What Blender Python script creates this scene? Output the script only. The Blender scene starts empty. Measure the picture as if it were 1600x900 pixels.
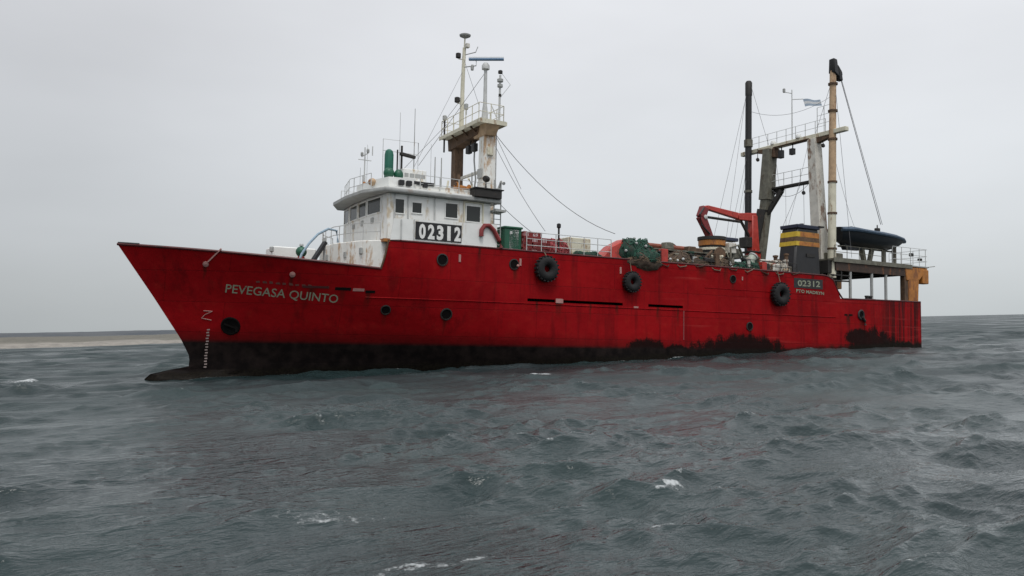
import bpy, bmesh, math, random
import numpy as np
from mathutils import Vector, Matrix, noise as mnoise
random.seed(7); rng = np.random.default_rng(11)
sc = bpy.context.scene
COL = sc.collection
R = math.radians

# ------------------------------------------------------------------ camera
cam_d = bpy.data.cameras.new('camera'); cam = bpy.data.objects.new('camera', cam_d); COL.objects.link(cam)
sc.camera = cam
cam_d.sensor_width = 36.0
cam_d.lens = 36.0 * 1300.0 / 1600.0
cam_d.clip_start = 0.1; cam_d.clip_end = 40000
PITCH, ROLL = math.atan(57.5 / 1300.0), R(1.2)
_f = Vector((0, math.cos(PITCH), math.sin(PITCH))); _u = Vector((0, -math.sin(PITCH), math.cos(PITCH))); _r = Vector((1, 0, 0))
_ri = _r * math.cos(ROLL) - _u * math.sin(ROLL); _up = _r * math.sin(ROLL) + _u * math.cos(ROLL)
M3 = Matrix((_ri, _up, -_f)).transposed()
cam.matrix_world = Matrix.Translation((0, 0, 2.4)) @ M3.to_4x4()

# ------------------------------------------------------------------ sky, sun, exposure
SUN_DIR = Vector((0.12, -0.44, 0.86)).normalized()          # towards the sun
el = math.asin(SUN_DIR.z); az = math.atan2(SUN_DIR.x, SUN_DIR.y)
w = bpy.data.worlds.new('World'); sc.world = w; w.use_nodes = True
nt = w.node_tree; nt.nodes.clear()
def N(t, typ, **kw):
    n = t.nodes.new(typ)
    for k, v in kw.items(): setattr(n, k, v)
    return n
out = N(nt, 'ShaderNodeOutputWorld'); bg = N(nt, 'ShaderNodeBackground')
sky = N(nt, 'ShaderNodeTexSky', sky_type='NISHITA', sun_disc=False, sun_elevation=el, sun_rotation=az)
sky.dust_density = 3.0
tc = N(nt, 'ShaderNodeTexCoord'); sep = N(nt, 'ShaderNodeSeparateXYZ')
nt.links.new(tc.outputs['Generated'], sep.inputs[0])
rp = N(nt, 'ShaderNodeValToRGB')                               # overcast: a little darker and bluer near the horizon
e = rp.color_ramp.elements
SK = 10.0
e[0].position = 0.0;  e[0].color = (.585, .625, .640, 1)
e[1].position = 1.0;  e[1].color = (1.20, 1.22, 1.26, 1)
a = e.new(.10); a.color = (.695, .725, .750, 1)
a = e.new(.32); a.color = (.790, .805, .835, 1)
a = e.new(.62); a.color = (1.0, 1.015, 1.05, 1)
nt.links.new(sep.outputs['Z'], rp.inputs[0])
mp = N(nt, 'ShaderNodeMapping'); mp.inputs['Scale'].default_value = (1.1, 1.1, 3.0)
nt.links.new(tc.outputs['Generated'], mp.inputs[0])
cl = N(nt, 'ShaderNodeTexNoise'); cl.inputs['Scale'].default_value = 1.6; cl.inputs['Detail'].default_value = 4; cl.inputs['Roughness'].default_value = .5
nt.links.new(mp.outputs[0], cl.inputs['Vector'])
mr = N(nt, 'ShaderNodeMapRange'); mr.inputs[1].default_value = .3; mr.inputs[2].default_value = .7; mr.inputs[3].default_value = .955; mr.inputs[4].default_value = 1.13
nt.links.new(cl.outputs['Fac'], mr.inputs[0])
# the cloud is thinner, so brighter, towards the right
mrx = N(nt, 'ShaderNodeFloatCurve'); cv = mrx.mapping.curves[0]
mrx.mapping.use_clip = False
hx = N(nt, 'ShaderNodeMapRange'); hx.inputs[1].default_value = -1; hx.inputs[2].default_value = 1; hx.inputs[3].default_value = 0; hx.inputs[4].default_value = 1
nt.links.new(sep.outputs['X'], hx.inputs[0]); nt.links.new(hx.outputs[0], mrx.inputs['Value'])
cv.points[0].location = (0, .66); cv.points[1].location = (1, 1.0)
for px_, py_ in ((.25, .76), (.50, .94), (.72, .98)): cv.points.new(px_, py_)
mrx.mapping.update()
mm = N(nt, 'ShaderNodeMath', operation='MULTIPLY'); nt.links.new(mr.outputs[0], mm.inputs[0]); nt.links.new(mrx.outputs[0], mm.inputs[1])
m10 = N(nt, 'ShaderNodeMath', operation='MULTIPLY'); m10.inputs[1].default_value = SK; nt.links.new(mm.outputs[0], m10.inputs[0])
vm = N(nt, 'ShaderNodeVectorMath', operation='SCALE'); nt.links.new(rp.outputs['Color'], vm.inputs[0]); nt.links.new(m10.outputs[0], vm.inputs['Scale'])
mx = N(nt, 'ShaderNodeMix', data_type='RGBA'); mx.inputs['Factor'].default_value = .93
nt.links.new(sky.outputs[0], mx.inputs['A']); nt.links.new(vm.outputs[0], mx.inputs['B'])
nt.links.new(mx.outputs['Result'], bg.inputs['Color']); bg.inputs['Strength'].default_value = 0.1
nt.links.new(bg.outputs[0], out.inputs[0])
sd = bpy.data.lights.new('sun', 'SUN'); so = bpy.data.objects.new('sun', sd); COL.objects.link(so)
sd.energy = 1.5; sd.angle = R(18); sd.color = (1, .97, .93)
so.rotation_euler = SUN_DIR.to_track_quat('Z', 'Y').to_euler()
sc.view_settings.view_transform = 'Standard'; sc.view_settings.look = 'None'
sc.view_settings.exposure = 0.0; sc.view_settings.gamma = 1.0; sc.view_settings.use_curve_mapping = False

# ------------------------------------------------------------------ materials
MATS = {}
def base_mat(name):
    m = bpy.data.materials.new(name); m.use_nodes = True
    t = m.node_tree; b = t.nodes['Principled BSDF']
    MATS[name] = m
    return m, t, b
def mixc(t, fac, A, B):
    n = N(t, 'ShaderNodeMix', data_type='RGBA')
    for sock, v in (('Factor', fac), ('A', A), ('B', B)):
        if hasattr(v, 'is_linked'): t.links.new(v, n.inputs[sock])
        elif sock == 'Factor': n.inputs[sock].default_value = v
        else: n.inputs[sock].default_value = (*v, 1)
    return n.outputs['Result']
def math_(t, op, a, b=None, clamp=False):
    n = N(t, 'ShaderNodeMath', operation=op, use_clamp=clamp)
    for i, v in enumerate((a, b)):
        if v is None: continue
        if hasattr(v, 'is_linked'): t.links.new(v, n.inputs[i])
        else: n.inputs[i].default_value = v
    return n.outputs[0]
def noise_(t, coord, scale, detail=4, rough=.55, stretch=(1, 1, 1)):
    mp = N(t, 'ShaderNodeMapping'); mp.inputs['Scale'].default_value = stretch
    t.links.new(coord, mp.inputs[0])
    n = N(t, 'ShaderNodeTexNoise'); n.inputs['Scale'].default_value = scale; n.inputs['Detail'].default_value = detail; n.inputs['Roughness'].default_value = rough
    t.links.new(mp.outputs[0], n.inputs['Vector'])
    return n.outputs['Fac']
def rng_(t, v, a, b, c=0., d=1., smooth=True):
    n = N(t, 'ShaderNodeMapRange'); n.interpolation_type = 'SMOOTHSTEP' if smooth else 'LINEAR'
    t.links.new(v, n.inputs[0])
    for i, x in zip((1, 2, 3, 4), (a, b, c, d)): n.inputs[i].default_value = x
    return n.outputs[0]
def bump_(t, b, h, dist, strength=1.):
    n = N(t, 'ShaderNodeBump'); n.inputs['Distance'].default_value = dist; n.inputs['Strength'].default_value = strength
    t.links.new(h, n.inputs['Height']); t.links.new(n.outputs[0], b.inputs['Normal'])
def paint(name, col, rough=.5, rust=.3, rustcol=(.17, .065, .025), var=.25, scale=1.3, streak=.25, metal=0.):
    """weathered paint: tone variation, vertical rust streaks and rust patches"""
    m, t, b = base_mat(name)
    co = N(t, 'ShaderNodeTexCoord').outputs['Object']
    v = noise_(t, co, scale * 2.2, 5)
    c = mixc(t, rng_(t, v, .3, .7), tuple(x * (1 - var) for x in col), col)
    if rust > 0:
        s1 = noise_(t, co, scale * 1.6, 6, .65, (1, 1, streak))
        s2 = noise_(t, co, scale * 7, 3, .6, (1, 1, .5))
        f = math_(t, 'ADD', math_(t, 'MULTIPLY', s1, .75), math_(t, 'MULTIPLY', s2, .25))
        th = .66 - .28 * rust
        c = mixc(t, rng_(t, f, th, th + .10, 0, .9), c, rustcol)
    t.links.new(c, b.inputs['Base Color'])
    b.inputs['Roughness'].default_value = rough; b.inputs['Metallic'].default_value = metal
    bump_(t, b, v, .02, .4)
    return m
WHITE = paint('weathered_white_paint', (.81, .81, .77), .45, .58, (.42, .24, .10), .10, .8, .16)
WHITE_CLEAN = paint('white_paint', (.80, .81, .79), .45, .40, (.48, .39, .26), .08, .8, .16)
CREAM = paint('cream_paint', (.66, .63, .50), .5, .42, (.25, .13, .05), .15, 1.0, .2)
RUSTWHITE = paint('rusty_white_paint', (.62, .60, .54), .55, .55, (.16, .07, .028), .2, .9, .22)
RUSTY = paint('rusted_steel', (.13, .075, .042), .75, .5, (.055, .032, .02), .4, 1.5, .4)
TAN = paint('tan_rusty_paint', (.52, .36, .22), .6, .42, (.22, .09, .04), .25, 1.4, .12)
BLACKP = paint('black_paint', (.013, .013, .015), .5, .20, (.035, .022, .016), .3, 1.2, .3)
DARK = paint('dark_steel', (.022, .020, .018), .65, .35, (.055, .032, .02), .4, 1.6, .4)
OLIVE = paint('grimy_steel', (.17, .165, .13), .65, .5, (.07, .05, .03), .4, 1.2, .25)
GREY = paint('grey_paint', (.38, .39, .38), .5, .3, (.2, .11, .06), .2, 1.3, .2)
PALE = paint('pale_grey_paint', (.55, .56, .55), .5, .2, (.3, .2, .12), .2, 1.3, .2)
REDP = paint('red_paint', (.46, .038, .026), .42, .25, (.10, .03, .02), .25, 1.3, .3)
ORANGE = paint('orange_rusty_paint', (.46, .175, .030), .55, .62, (.20, .07, .02), .3, 1.2, .25)
YELLOW = paint('yellow_paint', (.62, .42, .03), .5, .25, (.30, .12, .03), .25, 1.5, .3)
GREEN = paint('green_paint', (.012, .10, .055), .45, .0, (.06, .05, .03), .2, 1.2, .3)
GREEN_L = paint('green_dome_paint', (.012, .13, .085), .4, .05, (.06, .05, .03), .15, 1.2, .3)
NAVY = paint('navy_paint', (.02, .027, .055), .45, .2, (.06, .04, .03), .2, 1.5, .3)
RUBBER = paint('tyre_rubber', (.010, .010, .011), .85, .22, (.028, .025, .022), .35, 3, 1)
ROPE = paint('rope', (.20, .17, .12), .9, .0, var=.5, scale=6)
WIRE = paint('wire_rope', (.16, .16, .17), .5, .0, var=.3, scale=3)
BLUEROPE = paint('pale_blue_hose', (.33, .45, .55), .6, .0, var=.3, scale=3)
NETGREEN = paint('green_net', (.018, .055, .038), .9, .5, (.045, .030, .026), .5, 2.2, 1)
NETRED = paint('red_net', (.26, .025, .028), .9, .62, (.05, .04, .025), .5, 2.4, 1)
NETBROWN = paint('brown_net', (.075, .05, .035), .9, .5, (.03, .04, .025), .5, 2.2, 1)
LETTER = paint('letter_paint', (.27, .29, .21), .5, .35, (.12, .06, .05), .2, 3, .6)
DIGIT = paint('digit_paint', (.78, .78, .76), .5, .1, (.3, .2, .15), .1, 2, .6)
BLUEWHITE = paint('radar_paint', (.70, .74, .78), .4, 0, var=.1)
BLUEP = paint('radar_blue_paint', (.10, .20, .34), .4, 0, var=.1)
TARP = paint('blue_boat_cover', (.060, .10, .155), .55, .3, (.010, .013, .018), .4, 1.6, .5)
BOATBLACK = paint('boat_hull_black', (.012, .015, .020), .4, .2, (.03, .03, .03), .3, 1.6, .5)
FLAGB = paint('flag_blue', (.36, .44, .54), .8, 0, var=.15); FLAGW = paint('flag_white', (.66, .68, .70), .8, 0, var=.1)
m, t, b = base_mat('window_glass'); GLASS = m
b.inputs['Base Color'].default_value = (.020, .024, .022, 1); b.inputs['Roughness'].default_value = .12; b.inputs['IOR'].default_value = 1.45
m, t, b = base_mat('opening_shade'); SHADE_BLACK = m
b.inputs['Base Color'].default_value = (.006, .005, .005, 1); b.inputs['Roughness'].default_value = .9; b.inputs['Specular IOR Level'].default_value = .1  # near-black that paints in the shade inside openings and recesses

# hull: red topsides, black bottom paint, scraped and grimy patches, run-down streaks, plating that is not quite flat
m, t, b = base_mat('hull_paint'); HULLM = m
co = N(t, 'ShaderNodeTexCoord').outputs['Object']; sx = N(t, 'ShaderNodeSeparateXYZ'); t.links.new(co, sx.inputs[0])
S_, Z_ = sx.outputs['X'], sx.outputs['Z']
n_big = noise_(t, co, .35, 5, .6); n_mid = noise_(t, co, 1.6, 5, .6); n_fine = noise_(t, co, 9, 4, .6)
n_str = noise_(t, co, 1.5, 5, .6, (1, 1, .10))
c = mixc(t, rng_(t, n_big, .35, .65), (.230, .0042, .0066), (.295, .0060, .0086))
c = mixc(t, rng_(t, n_mid, .5, .75, 0, .45), c, (.31, .016, .012))
c = mixc(t, rng_(t, n_str, .50, .70, 0, .50), c, (.070, .0045, .006))
# old repainted plates
br = N(t, 'ShaderNodeTexBrick'); cxz = N(t, 'ShaderNodeCombineXYZ'); t.links.new(S_, cxz.inputs[0]); t.links.new(Z_, cxz.inputs[1]); t.links.new(cxz.outputs[0], br.inputs['Vector'])
br.inputs['Scale'].default_value = 1; br.inputs['Brick Width'].default_value = 5.6; br.inputs['Row Height'].default_value = 1.55; br.inputs['Mortar Size'].default_value = .018
br.inputs['Color1'].default_value = (0, 0, 0, 1); br.inputs['Color2'].default_value = (1, 1, 1, 1); br.inputs['Mortar'].default_value = (.5, .5, .5, 1)
c = mixc(t, math_(t, 'MULTIPLY', br.outputs['Color'], .22), c, (.115, .0040, .0065))
c = mixc(t, math_(t, 'MULTIPLY', br.outputs['Fac'], .35), c, (.065, .004, .005))
# the after end carries wire marks from the fishing gear
stern = math_(t, 'MULTIPLY', rng_(t, S_, 9., 2., 0, 1), rng_(t, noise_(t, co, 2.4, 4, .6, (1, 1, .04)), .42, .58, 0, .88))
c = mixc(t, stern, c, (.030, .007, .007))
# brown runs below openings, a grimy film over the boot-top, pale scuffs along the after side
run = None
for (cs, cz, ww, ln) in ((45.34, 1.3, .16, 1.1), (42.0, 1.15, .2, 1.2), (42.5, 4.1, .2, 1.0), (37.9, 4.1, .2, 1.2), (36.4, 2.1, .12, .9), (34.9, 2.1, .3, 1.1), (32.6, 2.1, .1, 1.3), (30.6, 2.1, .16, .8), (27.4, 2.1, .14, 1.2), (25.7, 2.1, .12, 1.6), (20.9, 4.2, .16, 1.0), (19.3, 1.05, .2, 1.0), (9.2, 2.1, .3, 1.2), (7.7, 1.9, .3, 1.6), (54.3, 3.3, .1, .9), (50.27, 2.9, .12, .9), (46.4, 2.2, .2, 1.3), (47.7, 2.3, .2, 1.0), (49.2, 2.35, .3, .8), (23.6, 5.0, .5, 1.0), (21.5, 5.0, .3, 1.4), (17.8, 5.0, .35, 1.2), (28.4, 4.9, .6, .9), (40.2, 5.0, .12, 1.1), (13.0, 5.0, .2, 1.3)):
    dx = rng_(t, math_(t, 'ABSOLUTE', math_(t, 'ADD', math_(t, 'SUBTRACT', S_, cs), math_(t, 'MULTIPLY', math_(t, 'SUBTRACT', n_mid, .5), .25))), ww, ww * .3)
    dz = math_(t, 'MULTIPLY', rng_(t, Z_, cz - ln, cz), rng_(t, Z_, cz + .06, cz))
    d = math_(t, 'MULTIPLY', dx, dz); run = d if run is None else math_(t, 'MAXIMUM', run, d)
c = mixc(t, math_(t, 'MULTIPLY', run, rng_(t, n_str, .35, .6, .40, .85)), c, (.045, .012, .008))
film = math_(t, 'MULTIPLY', rng_(t, math_(t, 'ADD', Z_, math_(t, 'MULTIPLY', n_str, .5)), .75, -.25), rng_(t, S_, 8., 46., .35, .70))
c = mixc(t, film, c, (.050, .006, .006))
scf = math_(t, 'MULTIPLY', rng_(t, noise_(t, co, 1.0, 4, .6, (.14, 1, 3.2)), .58, .72, 0, .5), rng_(t, S_, 30., 24.))
c = mixc(t, scf, c, (.34, .040, .036))
# scraped, tarry patches
dirt = None
for (cs, cz, rs, rz) in ((20.0, -.55, 4.6, 1.15), (28.2, -.62, 1.7, .75), (25.9, -.72, 1.2, .5), (6.2, -.25, 3.0, 1.6), (8.0, .6, 1.5, .7), (3.5, -.3, 4.5, .7)):
    dx = math_(t, 'POWER', math_(t, 'DIVIDE', math_(t, 'ABSOLUTE', math_(t, 'SUBTRACT', S_, cs)), rs), 2.)
    dz = math_(t, 'POWER', math_(t, 'DIVIDE', math_(t, 'ABSOLUTE', math_(t, 'SUBTRACT', Z_, cz)), rz), 2.)
    d = math_(t, 'SUBTRACT', 1., math_(t, 'ADD', dx, dz))
    dirt = d if dirt is None else math_(t, 'MAXIMUM', dirt, d)
dirt = math_(t, 'ADD', dirt, math_(t, 'ADD', math_(t, 'MULTIPLY', math_(t, 'SUBTRACT', n_mid, .5), 1.3), math_(t, 'ADD', math_(t, 'MULTIPLY', math_(t, 'SUBTRACT', n_fine, .5), 1.2), math_(t, 'MULTIPLY', math_(t, 'SUBTRACT', n_str, .5), 1.6))))
c = mixc(t, rng_(t, dirt, -.15, .40, 0, .96), c, (.0075, .0055, .005))
wl = math_(t, 'ADD', Z_, math_(t, 'MULTIPLY', math_(t, 'SUBTRACT', n_mid, .5), .10))
bot = mixc(t, rng_(t, n_mid, .35, .7), (.0075, .006, .006), (.018, .013, .012))
c = mixc(t, rng_(t, wl, -.30, -.58, 0, 1), c, bot)
scum = rng_(t, math_(t, 'ADD', math_(t, 'ADD', Z_, math_(t, 'MULTIPLY', S_, .0437)), math_(t, 'MULTIPLY', math_(t, 'SUBTRACT', n_mid, .5), -.5)), .52, .16, 0, .9)
c = mixc(t, scum, c, mixc(t, rng_(t, n_fine, .4, .6), (.007, .006, .005), (.013, .011, .008)))
t.links.new(c, b.inputs['Base Color'])
t.links.new(rng_(t, n_mid, .3, .7, .40, .58), b.inputs['Roughness'])
b.inputs['Specular IOR Level'].default_value = .04
hh = math_(t, 'ADD', math_(t, 'MULTIPLY', n_big, 1.), math_(t, 'ADD', math_(t, 'MULTIPLY', br.outputs['Fac'], -.10), math_(t, 'MULTIPLY', n_fine, .04)))
hh = math_(t, 'ADD', hh, math_(t, 'MULTIPLY', noise_(t, co, 1.1, 2, .5), .45))
bump_(t, b, hh, .13, .6)

# ------------------------------------------------------------------ mesh helpers
class MB:
    def __init__(s): s.v = []; s.f = []
    def add(s, vs, fs):
        o = len(s.v); s.v += [tuple(map(float, x)) for x in vs]; s.f += [tuple(i + o for i in f) for f in fs]; return s
    def box(s, x0, x1, y0, y1, z0, z1):
        vs = [(x, y, z) for z in (z0, z1) for y in (y0, y1) for x in (x0, x1)]
        return s.add(vs, [(0, 2, 3, 1), (4, 5, 7, 6), (0, 1, 5, 4), (2, 6, 7, 3), (0, 4, 6, 2), (1, 3, 7, 5)])
    def hexa(s, p):      # 8 points: bottom 4 ccw, top 4 ccw
        return s.add(p, [(3, 2, 1, 0), (4, 5, 6, 7), (0, 1, 5, 4), (1, 2, 6, 5), (2, 3, 7, 6), (3, 0, 4, 7)])
    def prism(s, poly, z0, z1, scale=1.):       # poly in (x, y) or callable z
        n = len(poly); cx = sum(p[0] for p in poly) / n; cy = sum(p[1] for p in poly) / n
        lo = [(x, y, z0) for x, y in poly]; hi = [(cx + (x - cx) * scale, cy + (y - cy) * scale, z1) for x, y in poly]
        return s.add(lo + hi, [tuple(range(n))[::-1], tuple(range(n, 2 * n))] + [(i, (i + 1) % n, n + (i + 1) % n, n + i) for i in range(n)])
    def tube(s, pts, r, n=8, cap=True, r1=None):
        pts = [Vector(p) for p in pts]; L = len(pts); rings = []
        for i, p in enumerate(pts):
            d = (pts[min(i + 1, L - 1)] - pts[max(i - 1, 0)]).normalized()
            if d.length < 1e-9: d = Vector((0, 0, 1))
            a = d.cross(Vector((0, 0, 1)) if abs(d.z) < .9 else Vector((1, 0, 0))).normalized(); bb = d.cross(a)
            rr = r if r1 is None else r + (r1 - r) * i / max(1, L - 1)
            rings.append([p + a * (rr * math.cos(2 * math.pi * k / n)) + bb * (rr * math.sin(2 * math.pi * k / n)) for k in range(n)])
        vs = [q for ring in rings for q in ring]; fs = []
        for i in range(L - 1):
            for k in range(n): fs.append((i * n + k, i * n + (k + 1) % n, (i + 1) * n + (k + 1) % n, (i + 1) * n + k))
        if cap: fs += [tuple(range(n))[::-1], tuple(range((L - 1) * n, L * n))]
        return s.add(vs, fs)
    def bar(s, p, q, wx, wy, up=(0, 0, 1), wx1=None, wy1=None):       # square section bar
        p, q = Vector(p), Vector(q); d = (q - p).normalized(); u = Vector(up)
        if abs(d.dot(u)) > .95: u = Vector((1, 0, 0))
        a = d.cross(u).normalized(); bb = a.cross(d)
        wx1 = wx if wx1 is None else wx1; wy1 = wy if wy1 is None else wy1
        lo = [p + a * (i * wx / 2) + bb * (j * wy / 2) for i, j in ((-1, -1), (1, -1), (1, 1), (-1, 1))]
        hi = [q + a * (i * wx1 / 2) + bb * (j * wy1 / 2) for i, j in ((-1, -1), (1, -1), (1, 1), (-1, 1))]
        return s.hexa(lo + hi)
    def lathe(s, prof, origin=(0, 0, 0), axis=(0, 0, 1), n=24, cap=True):
        ax = Vector(axis).normalized(); a = ax.cross(Vector((0, 0, 1)) if abs(ax.z) < .9 else Vector((1, 0, 0))).normalized(); bb = ax.cross(a); o = Vector(origin)
        vs = []; L = len(prof)
        for r, h in prof:
            for k in range(n): vs.append(o + ax * h + a * (r * math.cos(2 * math.pi * k / n)) + bb * (r * math.sin(2 * math.pi * k / n)))
        fs = [(i * n + k, i * n + (k + 1) % n, (i + 1) * n + (k + 1) % n, (i + 1) * n + k) for i in range(L - 1) for k in range(n)]
        if cap: fs += [tuple(range(n))[::-1], tuple(range((L - 1) * n, L * n))]
        return s.add(vs, fs)
    def ball(s, c, r, n=12, m=8, sc_=(1, 1, 1)):
        prof = [(max(1e-3, math.sin(math.pi * i / m)) * r, -math.cos(math.pi * i / m) * r) for i in range(m + 1)]
        o = len(s.v); s.lathe(prof, (0, 0, 0), (0, 0, 1), n)
        s.v[o:] = [(c[0] + x * sc_[0], c[1] + y * sc_[1], c[2] + z * sc_[2]) for x, y, z in s.v[o:]]
        return s
    def mesh(s, name, mat, angle=35, bevel=0.):
        me = bpy.data.meshes.new(name); me.from_pydata(s.v, [], s.f); me.validate(); me.update()
        bm = bmesh.new(); bm.from_mesh(me); bmesh.ops.recalc_face_normals(bm, faces=bm.faces)
        if bevel > 0:
            ed = [e for e in bm.edges if len(e.link_faces) == 2 and e.calc_face_angle(0) > .6]
            bmesh.ops.bevel(bm, geom=ed, offset=bevel, segments=1, affect='EDGES', profile=.5)
        bm.to_mesh(me); bm.free()
        me.polygons.foreach_set('use_smooth', [True] * len(me.polygons))
        me.set_sharp_from_angle(angle=R(angle))
        if mat: me.materials.append(mat)
        return me
def link(name, data, parent=None):
    o = bpy.data.objects.new(name, data); COL.objects.link(o)
    if parent: o.parent = parent
    return o
def part(name, mb, mat, parent, angle=35, bevel=0.): return link(name, mb.mesh(name, mat, angle, bevel), parent)
def tag(o, label, cat, group=None, kind=None):
    o['label'] = label; o['category'] = cat
    if group: o['group'] = group
    if kind: o['kind'] = kind
    return o
def structure(name, data): o = link(name, data); o['kind'] = 'structure'; return o

# ------------------------------------------------------------------ hull form (ship axes: x forward from the transom, y to port, z up; z = 0 is the water at the stern)
ST_Z = [-4.2, -3.4, -2.9, -2.5, -2.1, -1.88, -1.78, -1.29, -.37, 1.74, 4.35, 5.2]
ST_S = [53.7, 56.3, 56.75, 56.75, 56.3, 55.05, 54.6, 54.58, 55.05, 56.44, 58.24, 58.8]
def stem(z): return np.interp(z, ST_Z, ST_S)
def hb(s, z):
    s = np.asarray(s, float); z = np.asarray(z, float)
    q = np.clip((z + 2.5) / 6.9, 0, 1); s0 = 28.5 + q * 14.0; p = 1.50 + q * 1.0
    e = np.interp(z, [-4.2, -1.29, -.37, 1.74, 4.35, 5.2], [54.3, 54.58, 55.05, 56.44, 58.24, 58.8])
    tt = np.clip((s - s0) / (e - s0), 0, 1)
    mx_ = 4.9 - .30 * np.clip((8 - s) / 8, 0, 1) ** 1.5
    mx_ = mx_ * (1 - .25 * np.clip((-2. - z) / 2.5, 0, 1) ** 2)
    bq = mx_ * (1 - tt ** p)
    bz = np.clip(1 - ((z + 3.1) / 1.15) ** 2, 0, 1) ** .5
    bs = np.clip(1 - np.clip((s - 52.7) / 4.05, 0, 1) ** 2.2, 0, 1) ** .5
    return np.maximum(bq, np.where(s > 48, .95 * bz * bs, 0))
def ztop(s): return np.interp(s, [0, 10.0, 10.15, 10.4, 10.7, 11.1, 11.7, 45.6, 45.92, 58.24], [3.55, 3.4, 3.62, 4.25, 4.66, 4.92, 5.03, 5.05, 3.52, 4.35])
def hs(s, z, off=0.):
    """a point on the port side, off metres outside the plating"""
    y = float(hb(s, z)); ds = (float(hb(s + .05, z)) - float(hb(s - .05, z))) / .1; dz = (float(hb(s, z + .05)) - float(hb(s, z - .05))) / .1
    n = Vector((-ds, 1, -dz)).normalized()
    return Vector((s, y, z)) + n * off, n

ship = bpy.data.objects.new('fishing_trawler', None); COL.objects.link(ship)
ship.location = (30.389, 70.768, 0); ship.rotation_euler = (Matrix.Rotation(R(210), 3, 'Z') @ Matrix.Rotation(R(-2.5), 3, 'Y')).to_euler()
tag(ship, 'long red stern trawler with black bottom and white wheelhouse lying in the choppy sea', 'ship')
SHIP_M = Matrix.Translation(ship.location) @ ship.rotation_euler.to_matrix().to_4x4()

SLOTS = [(30.16, 34.55), (35.15, 37.04), (25.28, 28.14)]
cols = sorted(set([0, 10.0, 10.15, 10.4, 10.7, 11.1, 11.4, 11.7, 45.6, 45.92] + [x for a in SLOTS for x in a] + [round(x, 2) for x in np.arange(.9, 45.5, .9)]))
cols = [c0 for i, c0 in enumerate(cols) if i == 0 or c0 - cols[i - 1] > .03]
rows_lo = sorted(set([2.13, 2.32] + [round(x, 2) for x in np.linspace(-4.2, 3.3, 31)] + [-1.88, -1.78]))
up_fr = [.2, .4, .6, .8, 1.0]
nfw = 40
mbh = MB(); grid = {}
for side in (1, -1):
    ncol = len(cols) + nfw; nrow = len(rows_lo) + len(up_fr); vs = []
    for i in range(ncol):
        for j in range(nrow):
            if i < len(cols): s = cols[i]; zt = float(ztop(s))
            else:
                wv = 1 - (1 - (i - len(cols) + 1) / nfw) ** 1.4; s = None; zt = float(ztop(45.92 + (58.24 - 45.92) * wv))
            z = rows_lo[j] if j < len(rows_lo) else 3.3 + (zt - 3.3) * up_fr[j - len(rows_lo)]
            if s is None: s = 45.92 + (float(stem(z)) - 45.92) * wv
            vs.append((s, side * float(hb(s, z)), z))
    fs = []
    for i in range(ncol - 1):
        for j in range(nrow - 1):
            if side == 1 and i < len(cols) - 1 and j < len(rows_lo) - 1 and abs(rows_lo[j] - 2.13) < .01 and any(a0 - .01 <= cols[i] and cols[i + 1] <= a1 + .01 for a0, a1 in SLOTS): continue
            k = i * nrow + j; fs.append((k, k + nrow, k + nrow + 1, k + 1))
    mbh.add(vs, fs)
tz = [float(z) for z in rows_lo] + [3.3 + .25 * f for f in up_fr]          # transom
mbh.add([p for z in tz for p in ((0, float(hb(0, z)), z), (0, -float(hb(0, z)), z))], [(2 * i, 2 * i + 1, 2 * i + 3, 2 * i + 2) for i in range(len(tz) - 1)])
me = bpy.data.meshes.new('hull'); me.from_pydata(mbh.v, [], mbh.f); me.update()
bm = bmesh.new(); bm.from_mesh(me); bmesh.ops.remove_doubles(bm, verts=bm.verts, dist=.004); bmesh.ops.recalc_face_normals(bm, faces=bm.faces); bm.to_mesh(me); bm.free()
me.polygons.foreach_set('use_smooth', [True] * len(me.polygons)); me.set_sharp_from_angle(angle=R(40)); me.materials.append(HULLM)
hull = link('hull', me, ship)

def deck(name, s0, s1, z, mat, inset=.03):
    ss = np.linspace(s0, s1, 40); mb = MB()
    ys = [max(.02, float(hb(s, z)) - inset) for s in ss]
    n = len(ss)
    mb.add([(s, y, z) for s, y in zip(ss, ys)] + [(s, -y, z) for s, y in zip(ss, ys)], [(i, i + 1, n + i + 1, n + i) for i in range(n - 1)])
    return part(name, mb, mat, ship)
deck('shelter_deck', 10.75, 45.6, 4.98, OLIVE)
deck('foredeck', 45.6, 57.3, 2.85, OLIVE)
deck('aft_deck', .05, 10.72, 2.45, OLIVE)
mb = MB(); mb.box(10.70, 10.78, -4.8, 4.8, 2.45, 4.95); part('aft_bulkhead', mb, OLIVE, ship)
# rail cap along the top of the plating
for side in (1, -1):
    mb = MB()
    pts = [(s, side * (float(hb(s, float(ztop(s)) )) - .02), float(ztop(s))) for s in np.linspace(.05, 45.55, 90)]
    mb.tube(pts, .06, 6)
    f = []
    for wv in np.linspace(0.0, 1, 40):
        zt = float(ztop(45.95 + 12.29 * wv)); s = 45.95 + (float(stem(zt)) - 45.95) * wv * .999
        f.append((s, side * max(.0, float(hb(s, zt)) - .02), zt))
    mb.tube(f, .075, 6)
    part('bulwark_cap', mb, paint('cap_paint', (.085, .008, .009), .5, .4, (.03, .012, .01)), hull)
mb = MB(); mb.tube([(58.2 - .9 * i / 6, float(hb(58.2 - .9 * i / 6, 4.3)) * .98, 4.41 - .01 * i) for i in range(7)], .06, 6); part('bow_chock', mb, BLACKP, hull)
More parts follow.
